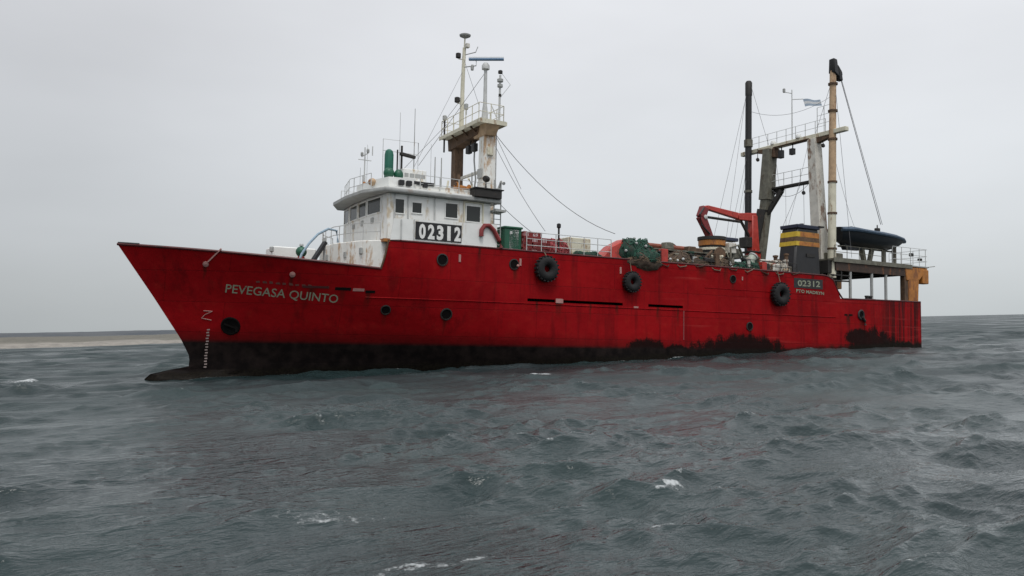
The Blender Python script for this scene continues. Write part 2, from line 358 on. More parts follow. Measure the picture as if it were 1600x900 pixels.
# knuckle line and weld strip, doubler plates
mb = MB(); mb.tube([hs(s, 2.0, .005)[0] for s in np.linspace(10.6, 46.5, 70)], .035, 6); part('rubbing_strake', mb, HULLM, hull)
mb = MB(); mb.tube([hs(s, 3.55 + .02 * (s - 11) / 10, .005)[0] for s in np.linspace(13.5, 23.4, 30)], .02, 6); part('weld_ridge', mb, HULLM, hull)
mb = MB(); mb.tube([hs(25.22, z, .005)[0] for z in np.linspace(.1, 1.98, 8)], .045, 6); part('weld_strip', mb, paint('pink_scuffed_paint', (.25, .05, .05), .5, .2, (.2, .03, .03), .2), hull)
mb = MB(); mb.box(30.1, 37.1, 4.2, 4.24, 1.9, 2.6).box(25.2, 28.2, 4.2, 4.24, 1.9, 2.6); part('slot_backing', mb, SHADE_BLACK, hull)  # near-black sheet paints the shade seen through the slots
PINK = paint('faded_pink_paint', (.42, .22, .20), .6, .3, (.3, .08, .07), .2, 2)
mb = MB(); mb.box(34.6, 35.1, 4.88, 4.95, 2.10, 2.36); part('slot_pad', mb, PINK, hull)
mb = MB(); mb.box(28.95, 29.3, 4.88, 4.93, 1.98, 2.12); part('scupper_pad', mb, PINK, hull)
for (s, z, ww, h) in ((42.55 - 1.1, 4.33, .13, .42), (37.56, 4.36, .13, .42), (30.35, 4.3, .13, .42), (20.0, 4.35, .10, .25)):
    mb = MB(); mb.box(s - ww / 2, s + ww / 2, 4.87, 4.94, z - h / 2, z + h / 2); part('plimsoll_tick', mb, PINK, hull, bevel=.01)
# portholes: ring and recessed dark glass
def porthole(s, z, r, white=False):
    p, n = hs(s, z, 0.)
    mb = MB(); mb.lathe([(r, -.05), (r * 1.28, -.05), (r * 1.28, .05), (r * 1.05, .06), (r, .02)], p, n, 18, cap=False)
    ring = part('porthole', mb, WHITE if white else DARK, hull)
    mb = MB(); mb.lathe([(.001, .02), (r * 1.01, .02)], p, n, 18, cap=False); part('porthole_glass', mb, SHADE_BLACK, hull)
    return ring
for a in ((45.34, 1.37, .22), (42.0, 1.23, .27), (42.51, 4.18, .27), (37.98, 4.21, .25), (20.88, 4.27, .22), (19.33, 1.11, .24)): porthole(*a)
mb = MB(); p, n = hs(37.75, 4.13, .07); mb.ball(p, .09, 8, 6); part('mooring_eye', mb, PINK, hull)
# runs of rust below two of the scuttles
# slots and scuttle openings aft: flat plates, their shade painted near-black
def plate_on_hull(name, s0, s1, z0, z1, mat, off=.012, parent=None, n=8, thick=True):
    mb = MB(); a = [hs(s, z, off)[0] for s in np.linspace(s0, s1, n) for z in (z0, z1)]
    b2 = [hs(s, z, -.02)[0] for s in np.linspace(s0, s1, n) for z in (z0, z1)]
    k = len(a); fs = [(2 * i, 2 * i + 2, 2 * i + 3, 2 * i + 1) for i in range(n - 1)]
    fs += [(2 * i, k + 2 * i, k + 2 * i + 2, 2 * i + 2) for i in range(n - 1)] + [(2 * i + 1, 2 * i + 3, k + 2 * i + 3, k + 2 * i + 1) for i in range(n - 1)] + [(0, 1, k + 1, k), (k - 2, 2 * k - 2, 2 * k - 1, k - 1)]
    mb.add(a + b2, fs); return part(name, mb, mat, parent or hull)
plate_on_hull('freeing_port', 8.7, 9.15, 2.14, 2.28, SHADE_BLACK); plate_on_hull('freeing_port', 9.25, 9.6, 2.14, 2.28, SHADE_BLACK)
mb = MB(); p, n = hs(7.75, 2.26, 0); mb.lathe([(.20, -.1), (.36, -.02), (.40, .05), (.33, .10), (.22, .06), (.20, -.1)], p, n, 16, cap=False); part('hawse_pipe', mb, BLACKP, hull)
mb = MB(); mb.lathe([(.001, .0), (.3, .0)], p + n * .02, n, 16, cap=False); part('hawse_hole', mb, SHADE_BLACK, hull)  # flat near-black disc painting the shade inside the pipe
mb = MB(); mb.tube([hs(7.75 - .05, 2.1, .1)[0], hs(7.4, 1.8, .1)[0], hs(7.35, 1.5, .08)[0]], .10, 8); part('fairlead_roller', mb, DARK, hull)
# anchor pocket at the bow and freeing slots by the name, shade painted near-black
p, n = hs(52.80, .34, .0)
mb = MB(); mb.lathe([(.001, .02), (.36, .025), (.44, .06), (.50, .02), (.50, -.05)], p, n, 20, cap=False); part('anchor_pocket', mb, SHADE_BLACK, hull)
p = p + n * .06
mb = MB(); mb.bar(p + Vector((.32, 0, .12)), p + Vector((-.30, 0, -.10)), .09, .09).bar(p + Vector((-.30, .02, .14)), p + Vector((-.30, .02, -.28)), .12, .12); part('anchor', mb, SHADE_BLACK, hull)  # anchor coloured with the pocket's painted shade
plate_on_hull('freeing_port', 47.30, 48.1, 2.32, 2.47, SHADE_BLACK); plate_on_hull('freeing_port', 46.62, 47.20, 2.30, 2.44, PINK); plate_on_hull('freeing_port', 46.05, 46.55, 2.22, 2.36, SHADE_BLACK)
plate_on_hull('freeing_port', 48.4, 49.7, 2.39, 2.50, paint('dark_red_paint', (.07, .010, .010), .6, .3), n=10)
mb = MB()
for (s, z) in ((54.29, 3.44), (50.27, 3.04)): p, n = hs(s, z, 0); mb.lathe([(.15, -.02), (.15, .05), (.001, .08)], p, n, 12, cap=False)
part('mooring_eye', mb, PINK, hull)
mb = MB(); mb.bar(hs(54.2, 3.55, .03)[0], hs(53.7, 4.2, .03)[0], .05, .07); part('bow_chafe_bar', mb, PINK, hull)

# ------------------------------------------------------------------ lettering
def text_mesh(txt, bold=.0):
    cu = bpy.data.curves.new('txt', 'FONT'); cu.body = txt; cu.size = 1; cu.offset = bold; cu.resolution_u = 3
    o = bpy.data.objects.new('txt', cu); COL.objects.link(o)
    dg = bpy.context.evaluated_depsgraph_get(); ev = o.evaluated_get(dg); m_ = ev.to_mesh()
    bm = bmesh.new(); bm.from_mesh(m_)
    for _ in range(1):
        bmesh.ops.triangulate(bm, faces=bm.faces); bmesh.ops.subdivide_edges(bm, edges=[e for e in bm.edges if e.calc_length() > .3], cuts=1)
    bmesh.ops.triangulate(bm, faces=bm.faces)
    bm.verts.ensure_lookup_table()
    v = [tuple(x.co[:2]) for x in bm.verts]; f = [tuple(q.index for q in x.verts) for x in bm.faces]
    bm.free(); ev.to_mesh_clear(); bpy.data.objects.remove(o); bpy.data.curves.remove(cu)
    a = np.array(v); a[:, 0] -= a[:, 0].min(); h = a[:, 1].max() if True else 0
    return a, f
def hull_text(name, txt, sL, sR, z0L, z0R, h, mat, off=.02, bold=.02, parent=None):
    a, f = text_mesh(txt, bold); W = a[:, 0].max(); Hh = a[:, 1].max()
    mb = MB(); vs = []
    for x, y in a:
        u = x / W; s = sL + (sR - sL) * u; z = z0L + (z0R - z0L) * u + h * y / Hh
        vs.append(hs(s, z, off)[0])
    mb.add(vs, f); return part(name, mb, mat, parent or hull)
hull_text('name_letter', 'PEVEGASA QUINTO', 53.25, 47.86, 2.06, 1.66, .42, LETTER, bold=.006)
hull_text('old_lettering', 'ARGENTINO', 51.9, 49.0, 2.60, 2.42, .12, PINK)   # the painted-over line above the name
bpy.data.objects.remove(bpy.data.objects['old_lettering'])
mb = MB()
for i in range(9):
    s = 51.9 - i * .31; z = 2.58 - i * .018
    mb.add([hs(s + dx, z + dz, .01)[0] for dx, dz in ((0, 0), (-.17 - .05 * (i % 2), 0), (-.15, .10), (.02, .08 + .03 * (i % 3)))], [(0, 1, 2, 3)])
part('painted_over_lettering', mb, paint('faded_marks', (.15, .05, .04), .6, .3, (.05, .01, .01), .3, 4), hull)
# draught marks and bulb symbol near the stem
mb = MB(); 
for i, z in enumerate(np.linspace(.10, -1.85, 14)):
    d = 53.80 + .02 * (i % 2)
    mb.add([hs(d + dx, z + dz, .02)[0] for dx, dz in ((.07, 0), (-.06, 0), (-.06, .075), (.07, .06))], [(0, 1, 2, 3)])
part('draught_marks', mb, paint('draught_paint', (.38, .30, .28), .6, .2, (.1, .02, .02)), hull)
mb = MB(); zz = [(54.12, 1.10), (53.72, 1.08), (54.05, .90), (54.18, .72), (53.72, .62)]
for i in range(len(zz) - 1):
    p, q = zz[i], zz[i + 1]; mb.tube([hs(p[0] + (q[0] - p[0]) * k / 4, p[1] + (q[1] - p[1]) * k / 4, .01)[0] for k in range(5)], .022, 5)
part('bulb_symbol', mb, PINK, hull)
# the number and port of registry aft
plate_on_hull('registry_panel', 11.95, 14.95, 3.98, 4.68, BLACKP, off=.014)
hull_text('registry_digit', '02312', 14.6, 12.25, 4.12, 4.14, .42, LETTER, off=.03, bold=.02)
hull_text('registry_letter', 'PTO MADRYN', 14.75, 11.85, 3.66, 3.58, .22, LETTER, off=.03, bold=.02)

# ------------------------------------------------------------------ deckhouse and wheelhouse
part('deckhouse', MB().prism([(45.75, -4.35), (45.0, -4.35), (45.0, float(hb(45.0, 3.25)) - .05), (45.88, float(hb(45.9, 3.25)) - .05), (46.8, 3.4), (47.5, 1.2), (47.5, -1.2), (46.8, -3.2)][::-1], 3.25, 5.06), WHITE, ship, bevel=.04)
dh = bpy.data.objects['deckhouse']
part('rusted_edge', MB().tube([hs(45.93, 3.5, .0)[0], hs(45.80, 4.1, .02)[0], hs(45.62, 5.05, .02)[0]], .05, 6), RUSTY, hull)
mb = MB(); mb.box(45.55, 45.9, 4.3, 4.86, 4.95, 5.12); part('rusted_corner', mb, ORANGE, dh)
for y, z in ((2.3, 4.35), (2.3, 3.75), (.3, 4.35), (3.6, 4.5)):
    s = 47.5 - max(0, (abs(y) - 1.2)) * .33; mb = MB(); mb.box(s - .05, s + .06, y - .14, y + .14, z - .17, z + .17); part('wall_fitting', mb, GREY, dh, bevel=.02)
# bridge
FR = [(45.30, 3.7), (45.42, 2.6), (45.52, 1.2), (45.52, -1.2), (45.42, -2.6), (45.30, -3.7)]
part('wheelhouse', MB().prism([(38.9, 3.7)] + [(38.9, -3.7)] + FR[::-1], 5.06, 7.80), WHITE_CLEAN, ship, bevel=.05)
wh = bpy.data.objects['wheelhouse']
def window(parent, c, ux, n, ww, h, frame=.06, mat=GLASS):
    """window: frame and glass on a wall; c centre, ux along the wall, n outward"""
    c, ux, n = Vector(c), Vector(ux).normalized(), Vector(n).normalized(); uz = Vector((0, 0, 1)); mb = MB()
    def bx(mb, x0, x1, z0, z1, d0, d1):
        lo = [c + ux * x + uz * z + n * d0 for x, z in ((x0, z0), (x1, z0), (x1, z1), (x0, z1))]; hi = [q + n * (d1 - d0) for q in lo]
        mb.add(lo + hi, [(3, 2, 1, 0), (4, 5, 6, 7), (0, 1, 5, 4), (1, 2, 6, 5), (2, 3, 7, 6), (3, 0, 4, 7)])
    a, b_ = ww / 2, h / 2
    bx(mb, -a - frame, a + frame, b_, b_ + frame, -.03, .045); bx(mb, -a - frame, a + frame, -b_ - frame, -b_, -.03, .045)
    bx(mb, -a - frame, -a, -b_, b_, -.03, .045); bx(mb, a, a + frame, -b_, b_, -.03, .045)
    part('window_frame', mb, WHITE_CLEAN, parent)
    mb = MB(); bx(mb, -a, a, -b_, b_, -.02, .014); part('window_pane', mb, mat, parent)
def front_s(y): return float(np.interp(y, [-3.7, -2.6, -1.2, 1.2, 2.6, 3.7], [45.30, 45.42, 45.52, 45.52, 45.42, 45.30]))
for y0, y1 in ((-3.3, -2.2), (-1.75, -.45), (-.15, 1.0), (1.3, 2.95)):
    yc = (y0 + y1) / 2; d = (Vector((front_s(y1), y1, 0)) - Vector((front_s(y0), y0, 0))).normalized(); n = Vector((d.y, -d.x, 0))
    window(wh, (front_s(yc) + .01, yc, 7.22), d, n, y1 - y0, .80)
for s0, s1, z0, z1 in ((44.85, 44.35, 6.72, 7.48), (43.85, 43.30, 6.82, 7.38), (41.82, 41.08, 6.74, 7.54), (40.50, 39.62, 6.64, 7.52)):
    window(wh, ((s0 + s1) / 2, 3.70, (z0 + z1) / 2), (-1, 0, 0), (0, 1, 0), s0 - s1, z1 - z0)
mb = MB(); mb.box(39.40, 39.48, 3.6, 3.78, 6.4, 7.7).box(40.62, 40.70, 3.6, 3.78, 6.4, 7.7).box(39.4, 40.7, 3.6, 3.78, 7.7, 7.77); part('door_frame', mb, CREAM, wh)
for y in (-1.1, .4, 1.9):
    mb = MB(); mb.box(front_s(y) - .05, front_s(y) + .07, y - .17, y + .17, 6.28, 6.60); part('wall_fitting', mb, GREY, wh, bevel=.02)
for s in (44.9, 44.1, 42.5):
    mb = MB(); mb.tube([(s, 3.74, 5.1), (s, 3.74, 7.75)], .045, 6); part('downpipe', mb, PALE, wh)
# roof with its brow
rf = MB(); A = [(38.4, 4.1), (38.4, -4.1), (45.6, -4.15), (46.35, -2.6), (46.5, 0), (46.35, 2.6), (45.6, 4.15)]
rf.prism(A, 7.80, 8.02, 1.0); part('wheelhouse_roof', rf, GREY, ship, bevel=.03)
roof = bpy.data.objects['wheelhouse_roof']
mb = MB(); mb.prism([(38.6, 3.9), (38.6, -3.9), (45.3, -3.9), (45.9, -2.4), (46.0, 0), (45.9, 2.4), (45.3, 3.9)], 8.02, 8.13); part('roof_plating', mb, WHITE_CLEAN, roof)
# monkey-island screen (white dodger) round the forward edge
def wall_path(pts, z0, z1, th, mb):
    for p, q in zip(pts[:-1], pts[1:]): 
        p, q = Vector((*p, 0)), Vector((*q, 0)); mb.bar(p + Vector((0, 0, (z0 + z1) / 2)), q + Vector((0, 0, (z0 + z1) / 2)), th, z1 - z0)
mb = MB(); wall_path([(43.6, 3.5), (45.1, 3.3), (45.5, 1.8), (45.6, -.5)], 8.13, 8.75, .05, mb); part('roof_dodger', mb, WHITE_CLEAN, roof)
mb = MB(); wall_path([(38.9, 3.6), (43.6, 3.6)], 8.13, 8.45, .05, mb); part('roof_coaming', mb, WHITE, roof)
# white side screen with the number board
part('side_screen', MB().hexa([(39.1, 4.80, 5.05), (45.55, 4.80, 5.05), (45.55, 4.86, 5.05), (39.1, 4.86, 5.05), (39.1, 4.80, 6.42), (45.35, 4.80, 6.22), (45.35, 4.86, 6.22), (39.1, 4.86, 6.42)]), WHITE_CLEAN, ship)
mb = MB(); mb.box(41.36, 44.12, 4.863, 4.90, 5.20, 6.16); board = part('number_board', mb, BLACKP, ship)
for i, ch in enumerate('02312'):
    a, f = text_mesh(ch, .045); W = a[:, 0].max(); Hh = a[:, 1].max(); cw = .40 if ch != '1' else .21
    cx = 43.98 - .25 - i * .53; mb = MB(); mb.add([(cx + cw / 2 - x / W * cw, 4.906, 5.30 + y / Hh * .76) for x, y in a], f); part('digit', mb, DIGIT, board)
mb = MB(); mb.tube([(44.2, 4.88, 5.1), (44.2, 4.88, 6.25)], .03, 6).tube([(41.28, 4.88, 5.1), (41.28, 4.88, 6.3)], .03, 6); part('board_batten', mb, PALE, board)
for s in (44.95,):
    mb = MB(); mb.tube([(s, 4.9, 5.1), (s, 4.9, 6.2)], .04, 6); part('downpipe', mb, PALE, ship)

# ------------------------------------------------------------------ railings
def railing(pts, h=1.05, step=1.4, rails=(1, .62, .3), mat=PALE, r=.022, parent=ship, rp=.028):
    pts = [Vector(p) for p in pts]; up = Vector((0, 0, 1)); mb = MB()
    for k in rails:
        mb.tube([p + up * (h * k) for p in pts], r, 5)
    o = part('railing', mb, mat, parent)
    d = 0; tot = sum((q - p).length for p, q in zip(pts[:-1], pts[1:])); n = max(1, round(tot / step)); me = None
    pm = MB().tube([(0, 0, 0), (0, 0, h)], rp, 5).mesh('post', mat)
    sub = parent is ship
    for i in range(n + 1):
        dd = tot * i / n
        for p, q in zip(pts[:-1], pts[1:]):
            L = (q - p).length
            if dd <= L + 1e-6: pos = p + (q - p) * (dd / L); break
            dd -= L
        x = link('post', pm, o if sub else parent); x.location = pos
    return o
railing([(45.9, 4.3, 5.06), (46.75, 3.3, 5.06), (47.4, 1.1, 5.06), (47.4, -1.1, 5.06), (46.7, -3.1, 5.06), (45.8, -4.2, 5.06)], .95, 1.0, (1, .5))
railing([(37.0, 4.65, 5.05), (30.9, 4.65, 5.05)], 1.15, 1.0, (1, .66, .33))
railing([(37.2, -4.6, 5.05), (28.0, -4.6, 5.05)], 1.3, 1.0, (1, .66, .33))
railing([(45.7, -2.4, 8.02), (46.2, 0, 8.02), (45.8, 2.4, 8.02)], 1.0, 1.0, (1, .5), r=.018)
railing([(38.6, 3.7, 8.02), (43.4, 3.7, 8.02)], .95, 1.1, (1, .5), r=.018)
railing([(45.5, -3.7, 8.02), (38.6, -3.7, 8.02)], .95, 1.1, (1, .5), r=.018)
railing([(24.3, 4.7, 5.02), (14.4, 4.7, 5.02)], .7, 1.6, (1, .5), mat=DARK)
railing([(22.5, -4.7, 5.02), (13.0, -4.7, 5.02)], 1.0, 1.4, (1, .5), mat=OLIVE)

# ------------------------------------------------------------------ wheelhouse top gear
def roofpart(name, mb, mat, bevel=0.): return part(name, mb, mat, ship, bevel=bevel)
dome = roofpart('satellite_dome', MB().lathe([(.22, 9.15), (.27, 9.3), (.27, 10.75), (.22, 10.98), (.10, 11.08), (.001, 11.1)], (43.85, 0, 0), (0, 0, 1), 18), GREEN_L)
part('dome_pedestal', MB().lathe([(.09, 8.1), (.09, 9.15)], (43.85, 0, 0), (0, 0, 1), 10), PALE, dome)
gs = roofpart('radome_ball', MB().ball((44.05, .55, 9.55), .32, 16, 12), GREEN); part('dome_pedestal', MB().lathe([(.07, 8.1), (.07, 9.3)], (44.05, .55, 0), (0, 0, 1), 10), PALE, gs)
gs2 = roofpart('radome_ball', MB().ball((43.4, .45, 9.50), .28, 16, 12, (1, 1, 1.25)), GREEN); part('dome_pedestal', MB().lathe([(.07, 8.1), (.07, 9.3)], (43.4, .45, 0), (0, 0, 1), 10), PALE, gs2)
ra = roofpart('radar_mast', MB().tube([(43.05, 0, 8.1), (43.05, 0, 11.4)], .07, 8).tube([(43.2, -.3, 8.1), (43.2, -.3, 11.2)], .05, 8), DARK)
part('radar_scanner', MB().hexa([(43.15, -.12, 10.82), (43.15, .12, 10.82), (42.25, .30, 10.66), (42.25, .06, 10.66), (43.15, -.12, 11.02), (43.15, .12, 11.02), (42.25, .30, 10.84), (42.25, .06, 10.84)]), DARK, ra, bevel=.03)
tb = roofpart('deck_locker', MB().box(41.55, 43.1, -.55, .35, 9.25, 10.0), WHITE_CLEAN, .04)
for i, (x0, x1) in enumerate(((42.72, 42.98), (42.35, 42.65), (41.65, 42.3))): part('locker_marking', MB().box(x0, x1, .34, .365, 9.48, 9.72), GREY, tb)
part('locker_stand', MB().box(41.7, 43.0, -.45, .25, 8.1, 9.25), WHITE, tb)
lk = roofpart('liferaft_rack', MB().box(42.9, 44.35, 2.55, 3.2, 8.14, 8.24).tube([(44.3, 2.9, 8.1), (44.3, 2.9, 8.75)], .04, 6).tube([(43.0, 2.9, 8.1), (43.0, 2.9, 8.75)], .04, 6), DARK)
for s in (44.5, 44.05, 43.1): part('floodlight', MB().box(s - .17, s + .13, 3.45, 3.72, 8.30, 8.58), BLACKP, lk, bevel=.03)
part('name_strip', MB().box(42.55, 43.75, 3.63, 3.68, 8.42, 8.60), BLACKP, lk)
sm = roofpart('signal_mast', MB().tube([(45.35, 0, 8.13), (45.35, 0, 9.3)], .07, 8).tube([(45.35, 0, 9.3), (45.35, 0, 11.0)], .04, 8).tube([(45.35, -.55, 10.55), (45.35, .55, 10.55)], .025, 6).tube([(45.75, 0, 10.25), (44.95, 0, 10.25)], .025, 6).tube([(45.0, .3, 10.5), (45.0, .3, 11.05)], .03, 6), PALE)
part('mast_base', MB().lathe([(.13, 8.13), (.10, 8.95)], (45.35, 0, 0), (0, 0, 1), 10), ORANGE, sm)
for y in (-.5, .5): part('signal_lamp', MB().lathe([(.06, 0), (.09, .05), (.09, .2), (.05, .25)], (45.35, y, 10.57), (0, 0, 1), 8), GREY, sm)
roofpart('capstan_cover', MB().ball((45.55, 1.9, 8.62), .24, 10, 8, (1, 1.2, .9)), TAN)
for (s, y, z0, z1, r) in ((42.25, 0, 10.0, 13.8, .03), (42.95, -.6, 8.1, 13.6, .018), (40.85, 0, 8.1, 11.0, .05), (40.42, 0, 8.1, 11.0, .05), (44.3, -2.5, 8.1, 11.8, .016), (41.4, .6, 8.1, 11.6, .016), (44.9, -2.0, 8.1, 10.2, .02)):
    roofpart('whip_antenna', MB().tube([(s, y, z0), (s, y, z1)], r, 6, r1=r * .6), GREY)
fr = roofpart('antenna_frame', MB().tube([(43.9, -.9, 8.1), (43.9, -.9, 11.9), (41.6, -.9, 11.95), (41.6, -.9, 8.1)], .022, 5).tube([(43.9, -.9, 11.2), (41.6, -.9, 11.2)], .018, 5), PALE)
rw = roofpart('rusty_roof_winch', MB().lathe([(.30, -.45), (.30, -.38), (.16, -.36), (.16, .36), (.30, .38), (.30, .45)], (39.75, 1.6, 8.95), (1, 0, .1), 14), ORANGE)
part('winch_frame', MB().bar((40.2, 1.3, 8.1), (40.0, 1.6, 9.0), .12, .12).bar((39.4, 1.9, 8.1), (39.5, 1.6, 9.0), .12, .12).bar((40.3, 1.7, 9.15), (39.3, 1.5, 8.75), .14, .16).bar((39.9, 1.55, 9.0), (40.0, 1.55, 9.75), .16, .14).ball((39.3, 1.7, 8.7), .22, 8, 6), RUSTY, rw)
part('winch_pipe', MB().tube([(38.9, 1.2, 8.1), (38.9, 1.2, 9.3), (39.3, 1.5, 9.6)], .07, 7).tube([(40.6, 1.0, 8.1), (40.45, 1.1, 9.4)], .06, 7), CREAM, rw)
dbx = roofpart('side_light_screen', MB().box(38.5, 40.25, 3.2, 4.3, 8.02, 8.50), DARK, .03); part('screen_lid', MB().box(38.4, 40.3, 3.1, 4.36, 8.50, 8.56), BLACKP, dbx)
roofpart('searchlight', MB().lathe([(.05, 0), (.17, .02), (.20, .18), (.16, .34), (.05, .36)], (38.55, 2.6, 9.45), (.8, .4, 0), 12).tube([(38.7, 2.65, 8.5), (38.7, 2.65, 9.45)], .04, 6), DARK)
roofpart('roof_vent', MB().tube([(38.0, 3.0, 8.02), (38.0, 3.0, 8.9), (38.0, 3.25, 9.25), (38.0, 3.6, 9.1)], .10, 10), PALE)
ld = roofpart('ladder', MB().tube([(38.75, 3.8, 5.1), (38.75, 3.8, 9.2)], .035, 6).tube([(38.3, 3.8, 5.1), (38.3, 3.8, 9.2)], .035, 6), GREY)
rm = MB().tube([(38.3, 3.8, 0), (38.75, 3.8, 0)], .025, 5).mesh('rung', GREY)
for i in range(12): x = link('rung', rm, ld); x.location = (0, 0, 5.4 + .3 * i)
roofpart('ladder_platform', MB().box(38.15, 38.85, 3.2, 4.2, 7.30, 7.42), GREY)
roofpart('red_vent_pipe', MB().tube([(40.15, 4.95, 5.65), (40.15, 4.95, 6.0), (39.95, 4.95, 6.28), (39.65, 4.95, 6.3), (39.35, 4.95, 6.05), (39.0, 4.95, 5.5), (38.85, 4.95, 5.1)], .13, 10), paint('dark_red_pipe', (.25, .03, .03), .5, .3))

# ------------------------------------------------------------------ main mast (portal with platform)
mast = roofpart('main_mast', MB().bar((38.3, 1.9, 5.0), (38.25, 1.9, 12.75), .85, .85, wx1=.75, wy1=.75), WHITE, .03)
part('mast_leg', MB().bar((38.4, -1.95, 5.0), (38.4, -1.95, 12.6), .60, .60), RUSTY, mast, bevel=.03)
part('mast_gusset', MB().hexa([(38.1, -2.5, 12.1), (38.8, -2.5, 12.1), (38.8, 1.55, 12.4), (38.1, 1.55, 12.4), (38.1, -2.6, 12.85), (38.8, -2.6, 12.85), (38.8, 1.9, 12.85), (38.1, 1.9, 12.85)]).hexa([(38.2, -1.7, 11.4), (38.7, -1.7, 11.4), (38.7, -1.6, 12.2), (38.2, -1.6, 12.2), (38.2, -1.6, 12.3), (38.7, -1.6, 12.3), (38.7, -.6, 12.3), (38.2, -.6, 12.3)]), RUSTY, mast)
part('mast_gusset', MB().hexa([(38.0, 1.0, 12.2), (38.7, 1.0, 12.2), (38.7, 2.5, 12.2), (38.0, 2.5, 12.2), (37.9, .6, 12.85), (38.8, .6, 12.85), (38.8, 2.9, 12.9), (37.9, 2.9, 12.9)]), TAN, mast)
pf = part('mast_platform', MB().box(37.5, 39.3, -2.75, 2.85, 12.86, 12.98), CREAM, mast)
part('platform_edge', MB().box(37.45, 37.52, -2.78, 2.88, 12.80, 13.02).box(39.28, 39.35, -2.78, 2.88, 12.80, 13.02).box(37.53, 39.27, 2.83, 2.90, 12.78, 13.04), CREAM, pf)
railing([(39.25, -2.6, 12.98), (39.25, 2.7, 12.98), (37.6, 2.7, 12.98)], 1.05, .9, (1, .5), mat=CREAM, parent=mast)
railing([(39.25, -2.6, 12.98), (37.6, -2.6, 12.98), (37.6, 2.7, 12.98)], 1.05, .9, (1, .5), mat=CREAM, parent=mast)
pole = part('signal_pole', MB().tube([(38.25, -1.75, 12.9), (38.22, -1.75, 16.5), (38.15, -1.75, 18.9)], .15, 10, r1=.11).tube([(38.15, -1.75, 18.9), (38.12, -1.75, 19.75)], .05, 8), CREAM, mast)
part('antenna_disc', MB().lathe([(.10, 19.55), (.36, 19.68), (.38, 19.76), (.2, 19.84), (.05, 19.88)], (38.12, -1.75, 0), (0, 0, 1), 16), GREY, pole)
for z, dx, dy, sz in ((18.35, .32, -.12, .17), (15.4, .34, -.10, .18)):
    part('navigation_lamp', MB().lathe([(sz * .6, -sz), (sz, -sz * .8), (sz, sz * .8), (sz * .6, sz)], (38.2 + dx, -1.75 + dy, z), (0, 0, 1), 10), DARK, pole)
    part('lamp_bracket', MB().bar((38.2, -1.75, z - .25), (38.2 + dx, -1.75 + dy, z - .2), .06, .06), RUSTWHITE, pole)
part('navigation_lamp', MB().box(37.95, 38.2, -1.62, -1.35, 18.85, 19.1), RUSTWHITE, pole)
part('lamp_bracket', MB().tube([(38.2, -1.75, 17.6), (37.7, -.9, 17.55), (37.7, -.9, 17.9)], .035, 6).tube([(38.2, -1.75, 18.4), (37.6, -1.2, 18.55), (37.5, -1.1, 18.9)], .03, 6).lathe([(.10, 17.3), (.12, 17.5), (.08, 17.65)], (37.85, -1.15, 0), (0, 0, 1), 8), GREY, pole)
rpost = part('radar_post', MB().lathe([(.22, 12.98), (.17, 13.8), (.12, 14.2), (.10, 16.3), (.24, 16.36), (.24, 16.6), (.14, 16.75)], (38.5, 1.95, 0), (0, 0, 1), 12), PALE, mast)
d = Vector((-.84, .54, 0)); c = Vector((38.47, 1.95, 16.93)); q = Vector((.54, .84, 0))
def slab(mb, c, d, q, L, W, h, z0):
    mb.hexa([c + d * (i * L) + q * (j * W) + Vector((0, 0, z0)) for i, j in ((-1, -1), (1, -1), (1, 1), (-1, 1))] + [c + d * (i * L) + q * (j * W) + Vector((0, 0, z0 + h)) for i, j in ((-1, -1), (1, -1), (1, 1), (-1, 1))])
    return mb
part('radar_scanner', slab(MB(), c, d, q, 1.08, .12, .10, 0), BLUEP, rpost, bevel=.02); part('scanner_top', slab(MB(), c, d, q, 1.07, .10, .08, .103), BLUEWHITE, rpost)
lp = part('lamp_post', MB().tube([(37.75, 2.4, 12.95), (37.72, 2.4, 16.0)], .07, 8).tube([(37.75, 2.4, 13.0), (38.1, 1.95, 14.3)], .03, 6), PALE, mast)
for z, r in ((14.75, .09), (15.35, .17), (15.68, .19), (16.2, .14)): part('navigation_lamp', MB().lathe([(r * .6, z - .10), (r, z - .08), (r, z + .08), (r * .5, z + .12)], (37.72, 2.4, 0), (0, 0, 1), 10), DARK if r < .16 else GREY, lp)
part('lamp_guard', MB().tube([(37.72, 2.4, 16.25), (37.2, 2.75, 15.4), (37.72, 2.4, 14.6)], .018, 5), PALE, lp)
sp = part('lamp_post', MB().tube([(39.1, -2.5, 12.0), (39.1, -2.5, 14.2)], .06, 8), DARK, mast); part('navigation_lamp', MB().lathe([(.08, 14.1), (.14, 14.15), (.14, 14.4), (.06, 14.45)], (39.1, -2.5, 0), (0, 0, 1), 10), GREY, sp)
sp = part('lamp_post', MB().tube([(38.9, .2, 13.9), (38.9, .2, 14.35)], .05, 8), GREY, mast); part('navigation_lamp', MB().lathe([(.08, 14.2), (.13, 14.25), (.13, 14.55), (.06, 14.6)], (38.9, .2, 0), (0, 0, 1), 10), GREY, sp)
for y in (.2, .95): part('floodlight', MB().box(38.5, 38.8, y - .2, y + .2, 11.45, 11.95).tube([(38.6, y, 11.9), (38.5, y, 12.3)], .04, 6), BLACKP, mast, bevel=.03)
part('mast_crosstree', MB().bar((38.35, -1.7, 10.2), (38.3, 1.6, 10.2), .14, .16), RUSTWHITE, mast)
part('mast_chain', MB().tube([(38.4, .5, 12.1), (38.4, .45, 11.0), (38.4, .7, 9.8), (38.4, .4, 8.6)], .05, 6).tube([(38.4, .2, 10.3), (38.4, .2, 8.2)], .04, 6), GREY, mast)

